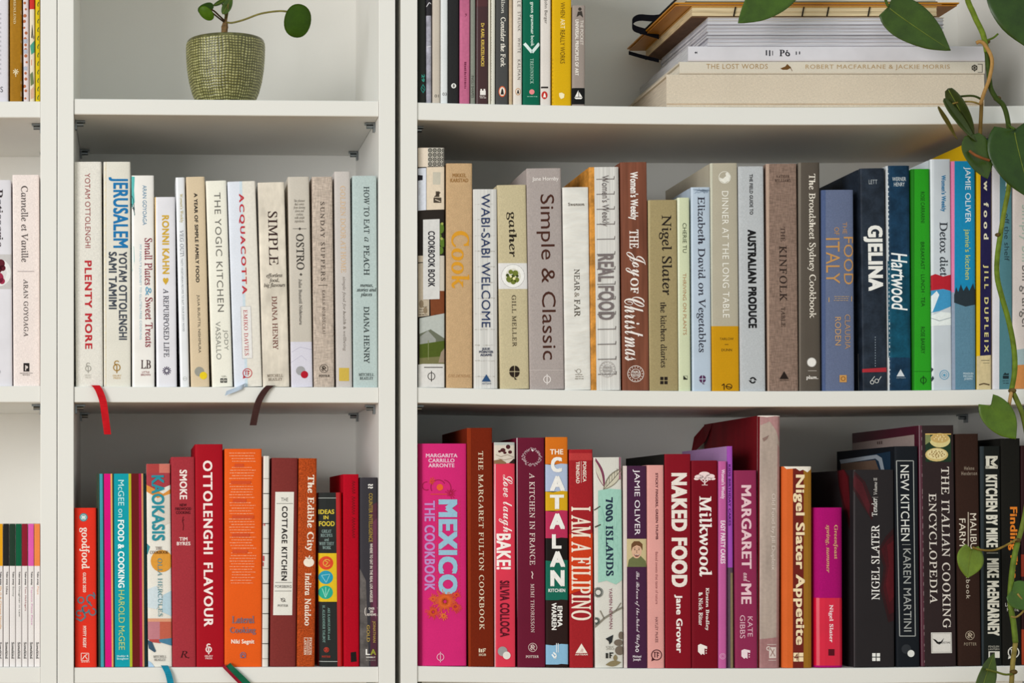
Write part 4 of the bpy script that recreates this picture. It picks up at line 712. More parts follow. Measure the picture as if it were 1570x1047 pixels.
cb = [(668, 711.6, 'd5711b'), (711.6, 753.4, 'aebbd6'), (753.4, 783, 'd5a51c'), (783, 825, 'ba2f57'), (825, 859, '1c1716'), (859, 920, '176654'), (920, 988, '2b1a18'), (988, 1018.6, '8ab8d8'), (1018.6, 1028, '2b1a18')]
B('book banded in orange, blue, yellow, pink, black and green with stacked white capitals', 836.2, 870.8, 837, 670, 'R3', '2b1a18', 'paper', flat([PG([(834, a), (848, a + (1.4 if i > 0 else 0)), (860, a - (1 if i else 0)), (874, a), (874, b), (834, b)], c, 'colour_band', 'paper') for i, (a, b, c) in enumerate(cb)],
  T('THE', 843, 688.6, 863.4, 696.6, 'f8e8d8', 'b', 'h'), T('C', 844.4, 700.6, 861.4, 724, 'f0ece8', 'k', 'h'), T('A', 843, 729.6, 866, 752.6, 'f0ece8', 'k', 'h'), T('T', 843, 758.4, 864.6, 780.4, 'f0ece8', 'k', 'h'), T('A', 842.6, 787, 866, 811, 'f0ece8', 'k', 'h'), T('L', 846, 819, 860.6, 841, 'f0ece8', 'k', 'h'), T('A', 843, 845, 866.4, 869, 'f0ece8', 'k', 'h'), T('N', 843.6, 874, 865.4, 898.6, 'f0ece8', 'k', 'h'),
  T('KITCHEN', 840.6, 902.4, 866.4, 907.6, 'e8ece8', 'b', 'h'), T('EMMA', 854.4, 928.8, 862, 961, 'f0ece8', 'b'), T('WARREN', 845.4, 924, 853, 965.6, 'f0ece8', 'b'), M(line([(846, 1003), (851, 1009.6), (852.4, 1004), (848, 1000)], 2.4) + line([(853, 986), (853, 1000)], 1.1) + line([(855.6, 986), (855.6, 1000)], 1), 'f0f4f6')))
B('deep red cloth book with very tall narrow cream capitals over an orange patch', 872.6, 909, 873.6, 689, 'R3', 'a1242a', 'cloth', flat(R(870, 694.6, 912, 705.6, 'b93c3c', 'colour_band', 'cloth'), PG([(870, 818), (888, 822), (912, 816), (912, 911), (890, 905), (870, 912)], 'cd3f1e', 'colour_patch', 'cloth'), T('PONSECA', 893.4, 707.6, 899, 738.6, 'f0dcd0', 'b'), T('TRINIDAD', 883, 707.6, 888.6, 741, 'f0dcd0', 'b'), R(890.6, 707, 891.4, 740, 'e0b8b0', 'emblem'),
  T('I AM A FILIPINO', 875.4, 776.6, 906.4, 950.8, 'f2e2d2', 'f'), tri(891.4, 986.4, 1001, 18, 'f2e6da'), M([[(889, 999), (892, 993.6), (894.6, 996), (893.6, 999.4)]], 'd8b8b0'), T('ARTISAN', 881.6, 1002, 901, 1004.6, 'ecd8cc', 'b', 'h')))
leaf = lambda x0, y0, x1, y1, w, n=8: [[(x0 + (x1 - x0) * i / n + (y1 - y0) / math.hypot(x1 - x0, y1 - y0) * w * math.sin(math.pi * i / n), y0 + (y1 - y0) * i / n - (x1 - x0) / math.hypot(x1 - x0, y1 - y0) * w * math.sin(math.pi * i / n)) for i in range(n + 1)] + [(x0 + (x1 - x0) * i / n - (y1 - y0) / math.hypot(x1 - x0, y1 - y0) * w * math.sin(math.pi * i / n), y0 + (y1 - y0) * i / n + (x1 - x0) / math.hypot(x1 - x0, y1 - y0) * w * math.sin(math.pi * i / n)) for i in range(n - 1, 0, -1)]]
B('white botanical book with a mint panel, dark slab lettering and drawn leaves', 910, 953, 912.8, 701, 'R3', 'd9d6ce', 'paper', flat(M(leaf(913, 702, 927, 748, 5.6), '7d3e56', 'ornament'), M(leaf(911, 704, 925, 744, 3.4), 'cfc9ba', 'ornament'), M(leaf(924, 752, 956, 716, 8), '8d8676', 'ornament'), M(leaf(926, 750, 955, 718, 6.2), 'cfc8b4', 'ornament'), M(line([(924, 752), (940, 735), (956, 716)], .9) + [q for i in range(6) for q in line([(930 + i * 4, 746 - i * 4.4), (930 + i * 4, 736 - i * 4.4)], .7)], '5c564a', 'ornament'), R(949, 701, 952, 735, '9c6678', 'ornament'),
  PG([(917, 752), (934, 749), (956, 751), (956, 888), (944, 896), (930, 890), (917, 893)], '9fcbbc', 'colour_patch'), M([q for i in range(30) for q in line([(918 + 36 * random.random(), 755 + 132 * random.random()), (918 + 36 * random.random(), 755 + 132 * random.random())], .25)], '86b8aa', 'ornament'), T('7000 ISLANDS', 928, 762, 940.6, 883, '263448', 'F'),
  M(line([(911, 962), (926, 948), (944, 936), (957, 930)], 3) + line([(926, 948), (920, 936)], 2) + line([(944, 936), (952, 924)], 1.6), '8a8478', 'ornament'), burst(917, 908, 8, 22, 1, '3c4440', 'ornament', .5), burst(914, 952, 6, 18, 1, '3c4440', 'ornament', .4), M(line([(911, 782), (920, 776)], 1.6) + line([(912, 808), (921, 804)], 2), '4c4a44', 'ornament'),
  T('YASMIN NEWMAN', 933.4, 901.6, 938.8, 964, '7c2a48', 's'), M([[(928, 979), (934, 976), (940, 973), (938, 984), (934, 988), (933, 983)]], '2c2e30'), T('SBS', 928.6, 990, 941, 996, 'a8a49c', 's', 'h'), M(rect(928.4, 1001, 932, 1009) + rect(934, 1000, 936, 1009) + rect(934, 1000, 940, 1002) + rect(934, 1004, 938, 1005.6), '34342f'),
  M(disc(948, 985, 7, 5) + disc(950, 997, 7.4, 7) + disc(952, 974, 4, 6), '75685c', 'ornament'), M(leaf(928, 1019, 952, 1015, 4.4), '8b7c5c', 'ornament'), M(leaf(943, 1014, 943, 1003, 3.2), '8b7c5c', 'ornament')))
B('aubergine book with a smiling face photo and white handwriting', 955.6, 991.4, 957, 714, 'R3', 'd2c4c0', 'paper', flat(PG([(961, 710), (994, 710), (994, 1028), (961.6, 1028)], '45203f', 'spine_panel'), T('JAMIE OLIVER', 970, 719.6, 981.4, 820.4, 'efe6ec', 's'), R(961, 826, 994, 869, 'c9b78c', 'picture'), PG([(962, 869), (964, 858), (972, 852), (982, 852), (990, 860), (992, 869)], '6c7048', 'picture'), M(disc(976, 845, 7.6, 11), 'd8ae92', 'picture'), PG([(967.6, 845), (968, 834), (972, 829.6), (980, 829.6), (985, 834), (985, 844), (982, 838), (976, 835.6), (970, 839)], '6c4a30', 'picture'),
  M(disc(973, 842.6, 1.2, .8, 6) + disc(979.4, 842.6, 1.2, .8, 6) + line([(971.4, 840.4), (974.4, 840)], .7) + line([(978, 840), (981, 840.4)], .7) + line([(976.4, 843), (975.6, 847), (977, 847.4)], .6), '4a2c20', 'picture'), M([[(972, 849.6), (976, 850.6), (980.4, 849.6), (979, 852.6), (976, 853.6), (973.4, 852.6)]], '6a2a24', 'picture'), M([[(973, 850), (976, 851), (979.4, 850), (978.6, 851.2), (974, 851.2)]], 'f0e8e0', 'picture'),
  T('The Return of the Naked Chef', 973, 876, 980.6, 990, 'e6d8e0', 'c'), M(ring(976.6, 997, 2.6, 1.1) + ring(976, 991.6, 1.8, .9) + disc(978.6, 990.8, 1), 'efe6ec'), T('Michael\nJoseph', 970, 1004.6, 983, 1013.6, 'e0d4dc', 'b', 'h')))
B('slim salmon pink book with dark capitals and a speech-bubble emblem', 991.8, 1018, 993, 713, 'R3', 'df9f99', 'paper', flat(T('STICKY FINGERS, GREEN THUMB', 1004.4, 725, 1009, 827, '5a2830', 'b'), T('Baked sweets that taste of nature', 1004.8, 846, 1009, 926, '8a4a4c', 's'), T('HAYLEY McKEE', 1004.4, 946, 1008.8, 985, '5a2830', 's'), bubble(1006.6, 1004, 8.4, '4c2026', 1.4)))
B('dark crimson book with huge cream block capitals and bold author line', 1019, 1059.4, 1020.2, 696, 'R3', '1d1c1a', 'paper', flat(R(1015, 690, 1064, 1030, '840f1f', 'spine_panel'), T('NAKED FOOD', 1029, 725, 1054, 900, 'eee2da', 'k'), T('Jane Grover', 1033.8, 911.4, 1046.4, 1001, 'f4ecE8', 'b')))
B('dark red book with a white tree at the top and old-style white title', 1060, 1100.6, 1060.8, 706, 'R3', '75091b', 'paper', flat(M(disc(1072, 731, 7, 3.4) + disc(1080, 727, 8.4, 4) + disc(1089, 730, 7, 3.4) + disc(1077, 733, 6, 2.4) + disc(1086, 734, 6, 2.2) + disc(1068, 734, 4, 2) + disc(1093, 734, 4, 2) + line([(1080.4, 732), (1080.4, 743.6)], 2) + line([(1074, 735), (1080, 740)], 1.2) + line([(1087, 735), (1081, 740)], 1.2) + rect(1076, 743, 1085, 744), 'f0d8d8', 'ornament'),
  T('Milkwood', 1072, 760.6, 1091.6, 884, 'f4eae6', 'f'), T('Kirsten Bradley', 1080.6, 901, 1087.4, 966, 'f0e4e0', 'f'), T('& Nick Ritar', 1071, 908, 1077.6, 958.8, 'f0e4e0', 'f'), M([[(1070, 989), (1074, 987), (1084, 991), (1084, 995), (1080, 994), (1080, 1004), (1077, 1002), (1075, 1004), (1070, 999)]], 'f0e4e0'), C(1082.6, 997.4, .9, 'f0e4e0'), C(1082.6, 1001, .9, 'f0e4e0')))
B('thin orchid pink magazine-like book beside the dark red tree book', 1101.8, 1114.4, 1101.8, 707, 'R3', 'c05c9a', 'paper', flat(T("Women's Weekly", 1104.4, 719.6, 1111.6, 764.8, 'eed0e2', 'b'), T('EASY PARTY CAKES', 1104.8, 798, 1112, 864, 'f2dcea', 'b'), M(ring(1108, 1006, 4.6, .8) + ring(1108, 1006, 2.6, .6), 'dca4c8')), hard=False, inset=.006)
B('taller thin violet book standing behind the orchid pink one', 1114.8, 1123.6, 1116.4, 684, 'R3', 'b48abc', 'paper', flat(R(1112, 680, 1128, 1030, 'a04cb0', 'spine_panel'),T('KIDS BIRTHDAY CAKES', 1116.6, 712, 1120.6, 806, '4c1a5c', 'b'), PG([(1113, 870), (1126, 870), (1128, 1028), (1113, 1028)], '5c4a58', 'colour_patch', 'worn'), R(1120, 878, 1126, 1028, '8a7a5c', 'colour_patch', 'worn')), hard=False, inset=.009)
B('raspberry book with pale pink brush capitals and a small white cube emblem', 1126, 1160.4, 1127.6, 721, 'R3', '8d2a51', 'paper', flat(T('MARGARET', 1136.4, 743.6, 1152.4, 872, 'e8c4cc', 'b'), T('and', 1139.6, 878, 1149.6, 892, 'e8c4cc', 'c'), T('ME', 1136.4, 894.6, 1152, 926, 'e8c4cc', 'b'), T('KATE', 1146.2, 945, 1154, 976, 'dfb4c2', 's'), T('GIBBS', 1134.4, 943, 1142.4, 978.6, 'dfb4c2', 's'), M([[(1136.6, 997), (1141, 995), (1150, 997), (1150, 1001), (1146, 1000), (1146, 1010), (1143, 1008), (1141, 1010), (1136.6, 1006)]], 'ecd8de'), C(1148.6, 1003.6, .9, 'ecd8de'), C(1148.6, 1007, .9, 'ecd8de')))
B('tall worn book with faded pinkish-beige spine and dark red sides', 1163.6, 1198, 1162.4, 637, 'R3', '6a1019', 'worn', flat(PG([(1166, 630), (1199, 630), (1199, 1030), (1165, 1030)], 'b3a196', 'spine_panel', 'worn'), PG([(1166, 636), (1199, 636), (1199, 690), (1190, 660), (1180, 646), (1166, 652)], 'b08484', 'wear', 'worn'), PG([(1192, 680), (1199, 690), (1199, 1030), (1190, 1030)], 'a98480', 'wear', 'worn'), PG([(1165, 980), (1199, 976), (1199, 1030), (1165, 1030)], 'a67878', 'wear', 'worn'), R(1163, 637, 1166.4, 1030, 'd6c4bc', 'wear', 'worn'), PG([(1163, 636), (1200, 636), (1200, 638.6), (1188, 638), (1176, 639.6), (1163, 638)], 'e6dcd4', 'wear'), PG([(1169, 672), (1179, 667), (1176, 673), (1171, 677)], '8a7068', 'wear'),
  T('Old Food by Jill Dupleix', 1181.2, 756.6, 1189, 874, 'dccdc4', 's'), M(rect(1179, 992, 1190, 1009) + ring(1178, 994, 3.4, 1.4) + line([(1176, 988), (1190, 988)], .8) + line([(1178, 1012), (1190, 1012)], .8), 'd8c8c2'), M(line([(1181, 994), (1188, 1006)], 1.4) + line([(1187, 995), (1181, 1006)], 1.4), 'a08078')), bulge=.003, r=.004, depth=.235)
B('orange, maroon and ochre striped book with bold cream lettering', 1199.6, 1246, 1200, 715, 'R3', 'c85a26', 'paper', flat(R(1197, 712, 1216, 1030, 'd5632a'), R(1215.6, 712, 1232, 1030, '6c211b'), R(1232, 712, 1250, 1030, '9a6a20'), PG([(1201, 714), (1245, 714), (1244, 719), (1238, 724), (1231, 720), (1226, 722), (1220, 718), (1206, 719)], 'e9e0d4', 'wear'), T('Nigel Slater Appetite', 1215.8, 727.6, 1234, 988.6, 'f2dcb4', 'b'), M(rect(1216.4, 1000.6, 1223.6, 1006.4) + rect(1224.6, 1000.6, 1231.6, 1006.4) + rect(1216.4, 1007.4, 1223.6, 1014) + rect(1224.6, 1007.4, 1231.6, 1014), 'f2dcb4'), T('4', 1217.4, 1001.6, 1223.6, 1012.6, '6c211b', 's', 'h')), bulge=.002, r=.004)
B('short magenta book with a glossy red wrap around its lower half', 1249.6, 1294, 1250.4, 778, 'R3', 'a70f6a', 'cloth', flat(M(rect(1247, 916.6, 1297, 1020.4), 'd40f38', 'paper_wrap', 'gloss'), T('Greenfeast', 1277.4, 804.6, 1284.8, 857, 'd8a878', 'f'), T('spring, summer', 1265.2, 804.6, 1272.8, 878, 'd8a878', 'I'), T('Nigel Slater', 1270, 927, 1277.6, 984.6, 'f4e0e4', 'f'), R(1270, 995, 1279.4, 1005, '54101c', 'emblem')), bulge=.005, r=.004, depth=.15)
B('big charcoal book with a red smear and white lettering reading upwards', 1308.8, 1371, 1310, 720, 'R3', '272325', 'paper', flat(PG([(1347, 842), (1358, 822), (1376, 804), (1376, 950), (1362, 954), (1350, 905), (1355, 870)], '32191c', 'colour_patch', 'worn'), PG([(1351, 842), (1360, 828), (1376, 814), (1376, 936), (1363, 942), (1354, 902), (1359, 870)], '43161b', 'colour_patch', 'worn'), PG([(1360, 836), (1376, 824), (1376, 908), (1364, 924), (1358, 896), (1363, 866)], '56171e', 'colour_patch', 'worn'), PG([(1310, 722), (1326, 738), (1340, 774), (1337, 798), (1318, 768), (1308, 750)], '35191c', 'colour_patch', 'worn'), PG([(1310, 728), (1322, 740), (1334, 774), (1332, 788), (1318, 760), (1308, 744)], '4a1a20', 'colour_patch', 'worn'), R(1308, 719, 1311, 1026, '4c484a', 'wear'), T('NIGEL SLATER', 1335.6, 804.6, 1348.6, 919.4, 'efebe8', 'r', 'u'), T('Tender', 1336.2, 763.4, 1344.8, 791.4, 'e6e2de', 'r', 'u'), R(1337, 762, 1346, 762.6, '9c9894', 'emblem'), T('Volume II', 1339, 732.6, 1344.6, 758.6, 'cfcac6', 'r', 'u'), four(1343, 1007.2, 6, 'e8e6e2')), depth=.19)
B('black-blue book with a thin grey frame around white capitals', 1371.6, 1407.4, 1375, 684, 'R3', '15191f', 'paper', flat(M(line([(1374.6, 706.4), (1400.4, 706.4), (1403.4, 975), (1379.4, 975), (1374.6, 706.4)], 1.3), 'a4a6a4'), T('NEW KITCHEN', 1380.4, 713, 1394.6, 829, 'dededa', 's'), R(1383, 834.4, 1396, 835.2, '9a9c9a', 'emblem'), T('KAREN MARTINI', 1384.6, 841, 1397.4, 968, 'a2a4a2', 's'), C(1389.4, 995, 7.4, '2c2f34'), C(1396.6, 1001.8, 5.4, 'dcdcd8')), depth=.2)
B('tall dark brown book with a pasta photo at the top and a white logo label', 1408.4, 1462.6, 1412.6, 652, 'R3', '4a1226', 'gloss', flat(PG([(1413.6, 648), (1464, 648), (1468, 1028), (1418, 1028)], '2d2122', 'spine_panel'), M([q for i in range(28) for q in rect(1412.9 + i * .16, 656 + i * 13 + 6 * random.random(), 1413.5 + i * .16, 660 + i * 13 + 7 * random.random())], '9c8488', 'wear'),
  PG([(1418.4, 665.6), (1458, 665.6), (1458.4, 708), (1419, 708)], '1f3524', 'picture'), M(disc(1441, 675, 16, 11), 'd8c88c', 'picture'), M(disc(1441, 672, 14, 7), 'c7a868', 'picture'), PG([(1418.4, 665.6), (1426, 665.6), (1427, 676), (1418.6, 682)], '7c8456', 'picture'), M(disc(1436, 697, 17.6, 10.4), 'cdb578', 'picture'), M(disc(1436, 696, 15, 8), 'e0cf9c', 'picture'), M([q for i in range(22) for q in disc(1436 + 12 * math.cos(i * 2.4) * (i / 22) ** .5, 696 + 6 * math.sin(i * 2.4) * (i / 22) ** .5, 1.1, None, 5)], '8c6a34', 'picture'), M([q for i in range(12) for q in disc(1441 + 11 * math.cos(i * 2.4) * (i / 12) ** .5, 671 + 5 * math.sin(i * 2.4) * (i / 12) ** .5, 1, None, 5)], 'efe2b4', 'picture'), R(1418.4, 664.6, 1458, 666.4, 'd8b468', 'picture'),
  T('THE ITALIAN COOKING', 1442.4, 715.6, 1457.6, 962.8, 'ddd4cc', 'r', sp=1.1), T('ENCYCLOPEDIA', 1423.6, 756.6, 1437, 925, 'ddd4cc', 'r', sp=1.1), PG([(1427, 969.6), (1458.6, 969.4), (1459.2, 1001), (1427.6, 1001.4)], 'd9d4cf', 'spine_label', 'paper'), M(line([(1428.6, 971), (1457.4, 971), (1457.8, 999.8), (1429, 999.8), (1428.6, 971)], .5), '8a8480'), M([[(1429.4, 979), (1434, 980.4), (1438, 984), (1442, 983.4), (1447, 978), (1444, 985), (1440, 988), (1436, 986.4), (1433, 983)]], '1c1a1a'), T('LIFETIME', 1443, 983.6, 1456.6, 986.6, '4c4846', 's', 'h')), depth=.225)
B('plain dark brown book with typewriter lettering half hidden by a leaf', 1465.2, 1500.4, 1470, 665, 'R3', '33211b', 'cloth', flat(T('Helene\nHenderson', 1474, 714.8, 1498, 728.4, 'a49484', 'm', 'h'), T('MALIBU', 1487, 787, 1497.6, 842, 'e0d4c4', 's'), R(1483.8, 785, 1485, 838, 'cfc0ae', 'emblem'), T('FARM', 1470.6, 795, 1480.6, 837, 'e0d4c4', 's'), T('cookbook', 1480.6, 858, 1487.4, 918, 'd0c4b4', 'm'), potter(1487, 974, 7, 'b4a490'), T('POTTER', 1478, 985, 1497, 989.6, 'a89884', 'm', 'h')))
B('black book with fat cream condensed capitals and a block letter logo', 1502.8, 1533.8, 1506, 684, 'R3', '171a18', 'paper', flat(R(1501, 683, 1508.4, 1026, '2c3438', 'colour_band'), M(rect(1511, 699, 1529.6, 703) + rect(1511.6, 703, 1517, 718) + rect(1511, 714, 1529.6, 718.4) + line([(1528, 702), (1520, 709), (1529, 716)], 4), 'd6d2c4'), T('KITCHEN BY MIKE', 1511, 727.6, 1530, 839, 'd9d5c8', 'k'), M([q for x in range(1513, 1530, 2) for q in rect(x, 847, x + 1, 848.4)], 'b0ac9e', 'emblem'), T('MIKE McENEARNEY', 1513, 856, 1532.4, 974.6, 'd9d5c8', 'k'), T('PENGUIN\nLANTERN', 1515, 989.6, 1532, 996.6, 'b4b0a4', 's', 'h'), R(1515.4, 998.4, 1532.6, 1008.4, 'dcd8ce', 'emblem'), R(1517.4, 1000, 1525, 1006.6, '2c2c28', 'emblem')))
B('black book with orange lettering behind the vine stem', 1534.8, 1564.4, 1537.6, 672, 'R3', '1b1a17', 'cloth', flat(T('Finding Fire', 1545, 777, 1560.4, 887, 'df7f28', 'b'), T('LENNOX\nHASTIE', 1541.4, 924, 1565, 937, 'd8d4cc', 's', 'h'), bubble(1554, 1000, 9, 'dcd8d0', 1.6)))
B('dark book with a reddish edge at the far right of the bottom shelf', 1565.4, 1601, 1567, 683, 'R3', '2b1114', 'paper', flat(R(1563, 850, 1575, 884, '8a3020', 'picture'), R(1563, 965, 1575, 1022, '9c3a20', 'picture')))

# ---------------------------------------------------------------- stack of books and magazines, upper right shelf
STACK = []
STACK_TXT = [
  [], [T('THE LOST WORDS', 1083, 98, 1177, 105.6, 'a8895c', 's', 'u', sp=1.1), M([[(1196, 105), (1204, 102), (1207, 98), (1210, 101), (1213, 104), (1207, 107), (1200, 107)]] + line([(1211, 102), (1214.6, 109)], .8), '6c4a24', 'emblem'),
   T('ROBERT MACFARLANE & JACKIE MORRIS', 1235, 99, 1456, 107.6, 'b49870', 's', 'u', sp=1.1), M(line([(1499, 98.4), (1506, 98.4), (1506, 111), (1499, 111)], .8) + ring(1494, 104, 4.6, 1.4, 10) + line([(1490, 101), (1498, 107)], 1) + line([(1490, 107), (1498, 101)], 1) + line([(1494, 99), (1494, 110)], 1), '3c3830')],
  [M(rect(1065, 80, 1069, 81.4) + rect(1066, 79, 1066.8, 82.4) + rect(1068.4, 79, 1069, 82.4), '2a2a34', 'lettering'), M(rect(1174, 77, 1176, 85) + rect(1179, 77, 1181, 86) + rect(1184, 78, 1185, 85) + rect(1220, 79, 1221.6, 84) + rect(1225, 79, 1226.6, 83.4), '34343e', 'lettering'), T('Pó', 1195, 76.4, 1211, 86.4, '1f1f28', 'f', 'u')]]
def make_stack():
    global group
    group = 'lying stack on the upper shelf of the wide bookcase'
    d = .012
    zb = max(SHELF['R1'](P(x, 0, d).x) for x in (1022, 1265, 1509)) + .0003
    _, zb = lying_book('thick plain beige cloth book at the bottom of the lying stack', 1022, 1509, 113.4, zb, 'd3c5b2', 'cloth', [R(1022, 158.6, 1509, 160.6, 'c2a98e', 'wear', 'worn')], .225, pages='d3c5b2')
    _, zb = lying_book('cream book with golden spaced capitals and a small bird motif', 1042, 1510, 94, zb, 'd7cebf', 'paper', STACK_TXT[1], .225)
    _, zb = lying_book('white paperback with tiny black print under the magazines', 1055, 1510, 70.4, zb, 'd9d6dd', 'gloss', STACK_TXT[2], .235, hard=False, pages='c6c6cb')
    ys = [64.6, 58.8, 53.4, 48.2, 42.8, 37.2, 31.6, 26.4]
    gm = 'white magazines in the lying stack'
    for i, y in enumerate(ys):
        j = (0, 1.5, -.6, .8, -1, .5, -.4, .9)[i]
        a = P(1084.6 + j, 0, d).x; b = P(1447 + j * .7, 0, d).x; z1 = P(0, y, d).z - .0002
        pos = ('lowest', 'second from the bottom', 'third from the bottom', 'fourth from the bottom', 'fourth from the top', 'third from the top', 'second from the top', 'topmost')[i]
        root = empty('magazine', (a, d, zb), 'white magazine, %s of the eight in the lying stack' % pos, 'magazine', gm)
        L, h, dp = b - a, z1 - zb, .215
        cov = ('c9c7d0', 'd4d1d8', '9a98a4', 'c2c0c8', 'd6d4da', 'b4b2bc', 'cccad2', 'e0d6c6')[i]
        bm = box_bm(0, L, 0, dp, 0, .0004)
        for c in (box_bm(0, L, 0, dp, h - .0004, h), box_bm(0, L, dp, dp + .0005, 0, h)):
            me = bpy.data.meshes.new('x'); c.to_mesh(me); c.free(); bm.from_mesh(me); bpy.data.meshes.remove(me)
        from_bm('cover', bm, mat(cov, 'gloss'), root)
        from_bm('page_block', box_bm(.0006, L - .0006, .0006 + .001 * (i % 3), dp - .0002, .0005, h - .0005), mat(('d6d5dc', 'cfced6', 'dcdbe0')[i % 3], 'leaves_flat'), root)
        zb = z1 + .0002
    # sewn book with open spine in brown boards
    def slab(bm, x0, x1, y0, y1, z0, z1):
        c = box_bm(x0, x1, y0, y1, z0, z1); me = bpy.data.meshes.new('x'); c.to_mesh(me); c.free(); bm.from_mesh(me); bpy.data.meshes.remove(me)
    a = P(1061, 0, d).x; b = P(1437, 0, d).x; z1 = P(0, 9.4, d).z; L, h = b - a, z1 - zb
    root = empty('book', (a, d, zb), 'cream sewn book with black stitches and brown boards near the top of the lying stack', 'book', group)
    bm = bmesh.new(); slab(bm, 0, L, .003, .225, 0, .0016)
    from_bm('cover', bm, mat('6c503c', 'worn'), root)
    bm = bmesh.new(); slab(bm, 0, L, .001, .225, h - .0014, h); from_bm('top_board', bm, mat('cda05c', 'kraft'), root)
    for i in range(4):
        from_bm('page_block', box_bm(.0004, L - .0004, .0008 + .0006 * (i % 2), .222, .0017 + i * (h - .0032) / 4, .0017 + (i + 1) * (h - .0032) / 4 - .0002), mat('e2cda6', 'leaves_flat'), root)
    for px in (1125, 1230, 1268, 1331, 1400):
        x = P(px, 0, d).x - a; bm = bmesh.new(); tube_bm(bm, [(x, .0004, .0012), (x + .0008, -.0004, h * .5), (x + .0022, .0004, h - .001)], .0008, 6)
        from_bm('stitch', bm, mat('1f1a16', 'cloth'), root)
    zb = z1 + .0003
    # orange folder
    a = P(1034, 0, d).x; b = P(1471, 0, d).x; z1 = P(0, 3.6, d).z; L, h = b - a, z1 - zb
    root = empty('folder', (a, d, zb), 'amber folder jutting out on both sides above the sewn book', 'folder', group)
    from_bm('cover', box_bm(0, L, 0, .235, h - .0016, h, .0004), mat('c98718', 'gloss'), root)
    from_bm('flap', box_bm(.002, L - .002, .002, .233, .0002, .0018, .0004), mat('b5741a', 'gloss'), root)
    from_bm('sheet', box_bm(.006, L - .02, .003, .23, .0019, h - .0017), mat('dfc493', 'leaves_flat'), root)
    zb = z1 + .0003
    a = P(1052, 0, d).x; b = P(1440, 0, d).x; L = b - a
    root = empty('notebook', (a, d, zb), 'dark notebook with a black elastic loop on top of the lying stack', 'notebook', group)
    from_bm('cover', box_bm(0, L, .004, .225, 0, .0018, .0005), mat('2a2c30', 'cloth'), root)
    from_bm('page_block', box_bm(.002, L - .002, .006, .222, .0019, .015), mat('cfc6b4', 'leaves_flat'), root)
    from_bm('top_cover', box_bm(0, L, .004, .225, .0151, .0168, .0005), mat('2a2c30', 'cloth'), root)
    # elastic loop and its loose end, held by the notebook
    inv = Matrix.Translation(-root.location)
    def strap(name, pts, w):
        bm = bmesh.new(); pp = smooth_path([P(*p) for p in pts], 4); prev = None
        for i, p in enumerate(pp):
            tg = pp[min(i + 1, len(pp) - 1)] - pp[max(i - 1, 0)]; nn = Vector((-tg.y, tg.x, 0)).normalized() * .0006; up = Vector((0, 0, w / 2))
            row = [bm.verts.new(p + s * nn + u * up) for s, u in ((-1, -1), (1, -1), (1, 1), (-1, 1))]
            if prev:
                for k in range(4): bm.faces.new((prev[k], prev[(k + 1) % 4], row[(k + 1) % 4], row[k]))
            else: bm.faces.new(row[::-1])
            prev = row
        bm.faces.new(prev); bmesh.ops.recalc_face_normals(bm, faces=bm.faces)
        bm.transform(inv); from_bm(name, bm, mat('15151c', 'cloth'), root)
    strap('elastic_loop', [(1030, 24, .12), (1003, 28, .14), (980, 27, .15), (970, 33, .15), (972, 43, .15), (990, 49, .15), (1010, 55, .155)], .008)
    strap('elastic_end', [(964, 81, .17), (985, 87, .17), (1010, 93, .175)], .0045)

# ---------------------------------------------------------------- build the books
build_text()
ROOTS = {}
for a, k in BOOKS:
    k = dict(k); group = k.pop('grp')
    try: ROOTS[a[0]] = book(*a, **k)
    except Exception: print('BAD', a[:7]); raise
def find(s):
    return [o for l, o in ROOTS.items() if s in l][0]
make_stack()

# prints on left-hand covers that stick out beyond their neighbours
tender = find('red smear')
side_print(tender, [[(1284, 722), (1294, 719), (1302, 730), (1308, 752), (1308, 812), (1294, 785), (1286, 745)]], '3c1418', kind='worn')
side_print(tender, [[(1287, 722), (1294, 720), (1300, 732), (1308, 764), (1308, 796), (1296, 776), (1288, 745)]], '5c161d', kind='worn', layer=1)
nk = find('black-blue book')
side_print(nk, [[(1288, 705), (1345, 697), (1353, 702), (1357, 722), (1352, 722), (1348, 707), (1343, 703), (1290, 711)]], '9ca6b0', layer=1)
side_print(nk, [[(1290, 711), (1343, 705), (1349, 722), (1290, 722)]], '6c5648', layer=2)
side_print(nk, [[(1320, 700), (1366, 692), (1366, 730), (1320, 730)]], '1d3348', layer=0)
enc = find('pasta photo')
side_print(enc, [[(1303, 680), (1405, 666), (1405, 712), (1303, 720)]], 'a08f8a', layer=0)
side_print(enc, [[(1346, 677), (1348, 676.8), (1348, 681), (1346, 681)], [(1349, 676.6), (1351, 676.4), (1351, 681), (1349, 681)], [(1352, 676.2), (1354, 676), (1354, 680.8), (1352, 680.8)]], '5c4a48', 'cover_lettering', layer=1)
gj = find('chunky white capitals')
side_print(gj, [[(1313.4, 543), (1317.6, 541), (1317.6, 598), (1313.4, 598)]], 'cfccc8')

of = find('tall worn book')
cv = [c for c in of.children if c.name.startswith('cover')][0]
xl = min(v.co.x for v in cv.data.vertices); hh = max(v.co.z for v in cv.data.vertices)
bm = bmesh.new()
fv = [bm.verts.new(p) for p in ((xl - .0004, .196, hh - .001), (xl - .0006, .234, hh - .002), (xl - .010, .246, hh - .016), (xl - .016, .240, hh - .040), (xl - .004, .214, hh - .022))]
bm.faces.new(fv); bmesh.ops.triangulate(bm, faces=bm.faces[:]); bmesh.ops.recalc_face_normals(bm, faces=bm.faces); bmesh.ops.solidify(bm, geom=bm.faces[:], thickness=.0004)
from_bm('jacket_flap', bm, mat('6a1019', 'worn'), of)

